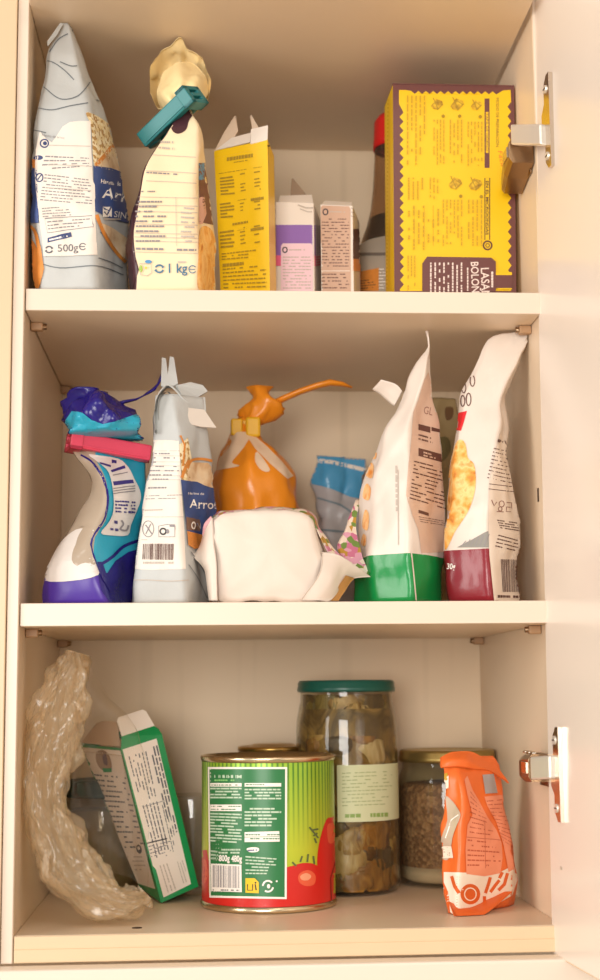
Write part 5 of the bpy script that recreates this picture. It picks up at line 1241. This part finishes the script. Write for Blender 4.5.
# ---- crumpled clear plastic bag slumped against the left wall
PE = film('clear_plastic', '#f8e6c8', tint='#fffaf1', clear=.80, rough=.22, gloss=.22, bump=.4, bs=110); PEC = film('clear_sheet', '#fdf8f0', tint='#fffefc', clear=.985, rough=.12, gloss=.12, bump=.5, bs=70)
path = [(77, 652, 5), (72, 668, 15), (63, 694, 22), (54, 728, 25), (47, 764, 24), (44, 800, 21), (53, 835, 25), (70, 868, 27), (96, 894, 24), (122, 903, 16), (141, 899, 9), (147, 894, 3)]
def pouch(path, yc, hd, mat, amp, seed, shrink=1., n=84, clampx=.0012):
    pts = []
    for i in range(len(path)-1):
        a, b, c, d = [path[max(0, min(len(path)-1, i+q))] for q in (-1, 0, 1, 2)]
        for j in range(14): pts.append(tuple(cr(a[e], b[e], c[e], d[e], j/14) for e in range(3)))
    pts.append(path[-1]); vs = []
    for i, (u, v, w) in enumerate(pts):
        a, b = pts[max(i-1, 0)], pts[min(i+1, len(pts)-1)]; dx, dy = b[0]-a[0], b[1]-a[1]; l = math.hypot(dx, dy); nx, ny = -dy/l, dx/l
        for j in range(n):
            t = 2*PI*j/n; c, s = math.cos(t), math.sin(t)
            P = at_y(u+nx*w*c*shrink, v+ny*w*c*shrink, yc+hd*min(1, w/14)*s*shrink)
            q = Vector((c*1.5+seed, s*1.5, i*.05)); F = noise.voronoi(q)[0]; G = noise.voronoi(q*2.1+Vector((3, 1, 5)))[0]
            k = (F[1]-F[0])*1.9+(G[1]-G[0])*.8+noise.noise(q*1.3)*.9+(1-abs(noise.noise(P*45))*2.6)*.25-.1
            cen = at_y(u, v, yc); dr = (P-cen); dr.normalize() if dr.length > 1e-9 else None
            P = P+dr*(k-.5)*amp
            P.x = max(P.x, clampx); P.z = max(P.z, .0006); vs.append(P)
    R = len(pts); m = MB()
    m.add(vs, [[i*n+j, i*n+(j+1) % n, (i+1)*n+(j+1) % n, (i+1)*n+j] for i in range(R-1) for j in range(n)], mat, True); return m
pl = thing('plastic_bag', (.05, .04, 0), 'crumpled clear plastic bag slumped against the left wall of the bottom shelf', 'bag')
m = pouch(path, .034, .014, PE, .0048, 3); m.build('body', pl)
m = pouch(path, .036, .012, PE, .007, 17, shrink=.72, clampx=.002); m.build('inner_folds', pl)
m = patch([[(90, 660, .05), (106, 690, .062), (126, 712, .07), (140, 735, .075)], [(84, 710, .048), (110, 715, .055), (135, 735, .068), (150, 770, .076)], [(74, 770, .046), (95, 775, .058), (125, 790, .066), (152, 815, .076)], [(75, 830, .044), (95, 840, .055), (120, 850, .064), (150, 862, .072)], [(100, 872, .04), (115, 873, .05), (132, 878, .056), (148, 890, .06)]], PEC, sub=9, crumple=.0035, cs=36, th=.0003, seed=6); m.build('loose_side', pl)
# ---- small orange packet at the right
OR2 = M('orange_packet', '#ec7030', rough=.35, var=.05, bump=.3, bs=80); SAL = M('salmon_panel', '#ee9470', rough=.4, var=.02); OCR = M('cream_packet_print', '#f3e3cf', rough=.4, var=.02); DOR = M('deep_orange_print', '#dd6224', rough=.4, var=.03)
A10 = [(EPS, [(447, .062), (457, .050), (508, .085), (515, .10), (470, .115)]),
       (890, [(442, .064), (458, .047), (511, .078), (516, .098), (470, .118)]),
       (868, [(440.5, .064), (460, .046), (512, .076), (515.5, .096), (472, .118)]),
       (838, [(440, .064), (461, .047), (508, .076), (513, .095), (472, .115)]),
       (808, [(443, .064), (464, .049), (501, .076), (506, .093), (472, .108)]),
       (785, [(447, .065), (461, .053), (497, .076), (502, .09), (474, .10)]),
       (767, [(444, .069), (457, .063), (490, .078), (500, .086), (474, .09)]),
       (757, [(443, .073), (453, .070), (482, .078), (494, .083), (470, .084)])]
b = packet(OR2, A10, crumple=.0022, cs=40, seed=101, soft=2, zmin=.0004)
p = Print(b, base=.0003)
p.poly([(444, 872), (480, 873), (500, 872), (516, 864), (517, 880), (512, 895), (490, 908), (470, 917), (455, 922), (444, 915)], OCR)
p.poly([(443, 880), (449, 893), (451, 918), (444, 914)], DOR); p.ring(470, 894, 8.6, 9, 2.6, DOR); p.ell(470, 894, 8, 8.4, DOR); p.ring(470, 894, 5.8, 6.2, 1.1, OCR)
for pts in ([(452, 876), (455, 886), (459, 893)], [(485, 893), (488, 884), (490, 877)], [(490, 892), (495, 885), (499, 880)], [(499, 878), (502, 872)], [(484, 903), (484, 896)], [(507, 873), (504, 884), (498, 890)]): p.stroke(pts, 3.2, DOR)
p.poly([(467, 776), (472, 790), (478, 800), (487, 817), (496, 830), (501, 842), (502, 858), (500, 873), (484, 876), (466, 874), (465, 850), (467, 825), (472, 815), (467, 795), (464, 780)], SAL)
p.poly([(484, 797), (502, 795), (505, 810), (510, 826), (515, 845), (515, 868), (508, 872), (503, 845), (496, 822), (487, 806)], SAL)
RI = M('rust_ink', '#c25a3a', rough=.5, var=0)
p.words([(470, 790), (476, 800), (496, 838), (469, 835)], 9, RI, 3, fill=.25); p.words([(467, 838), (500, 842), (500, 868), (467, 868)], 6, RI, 4, fill=.3, dens=.7); p.words([(486, 800), (503, 798), (513, 850), (503, 842)], 12, RI, 5, fill=.22)
p.stroke([(466, 837), (500, 840)], .6, RI); p.stroke([(484, 820), (485, 868)], .5, RI)
p.poly([(482, 775), (493, 774), (497, 793), (485, 794)], M('grey_code', '#a79c98', rough=.5))
WINP = M('packet_window', '#c9b49e', rough=.12, var=.15, coat=.5)
p.poly(loop([(446, 797), (452, 800), (458, 808), (461, 815), (458, 824), (453, 838), (450, 858), (443, 858), (442, 838), (448, 820)], 3), WINP); p.poly([(441, 846), (452, 846), (454, 858), (441, 858)], OCR); p.stroke([(446, 838), (452, 820), (459, 815)], 1.2, WHT2); p.poly([(444, 778), (449, 776), (449, 788), (444, 789)], OCR); p.poly([(445, 774), (448, 773), (448, 780), (445, 781)], M('mustard_ink', '#c99a2e'))
op = thing('food_packet', (.305, .07, 0), 'small orange packet with a folded top in front of the gold-lidded jar', 'packet')
b.build('body', op)
m = patch([[(441, 757, .066), (452, 752, .070), (470, 752, .074), (486, 759, .078), (496, 765, .082)], [(441, 764, .062), (452, 760, .062), (470, 761, .066), (488, 769, .074), (504, 776, .082)], [(442, 767.5, .061), (454, 766, .061), (470, 768, .065), (490, 771, .074), (509, 783, .084)]], OR2, sub=7, crumple=.001, th=.0012, seed=4); m.build('folded_top', op)
m = patch([[(449, 902, .052), (456, 918, .045), (470, 919, .048)], [(470, 908, .058), (482, 912, .052), (484, 915.5, .05)], [(498, 893, .075), (508, 892, .075), (512, 892, .075)]], DOR, sub=6, crumple=.0005, th=.001, seed=9)
for q in m.v: q.z = max(q.z, .0004)
m.build('bottom_seal', op)

# ---------------------------------------------------------------- everything stays inside the carcass
bpy.context.view_layer.update()
for o in SC.objects:
    r = o
    while r.parent: r = r.parent
    if o.type != 'MESH' or 'category' not in r or r.name.startswith(('kitchen_cupboard', 'adjoining', 'lower_door')): continue
    z0 = r.location.z; sh = max(q for q in (0, ZB, ZA) if q <= r.location.z+.003); tp = {0: ZB-T, ZB: ZA-T, ZA: ZC}[sh]
    M_ = o.matrix_world.translation
    for v in o.data.vertices:
        p_ = v.co+M_
        v.co = Vector((min(max(p_.x, .0009), W-.0009), min(p_.y, D-.0009), min(max(p_.z, sh+.0003), tp-.0006)))-M_
    o.data.update()
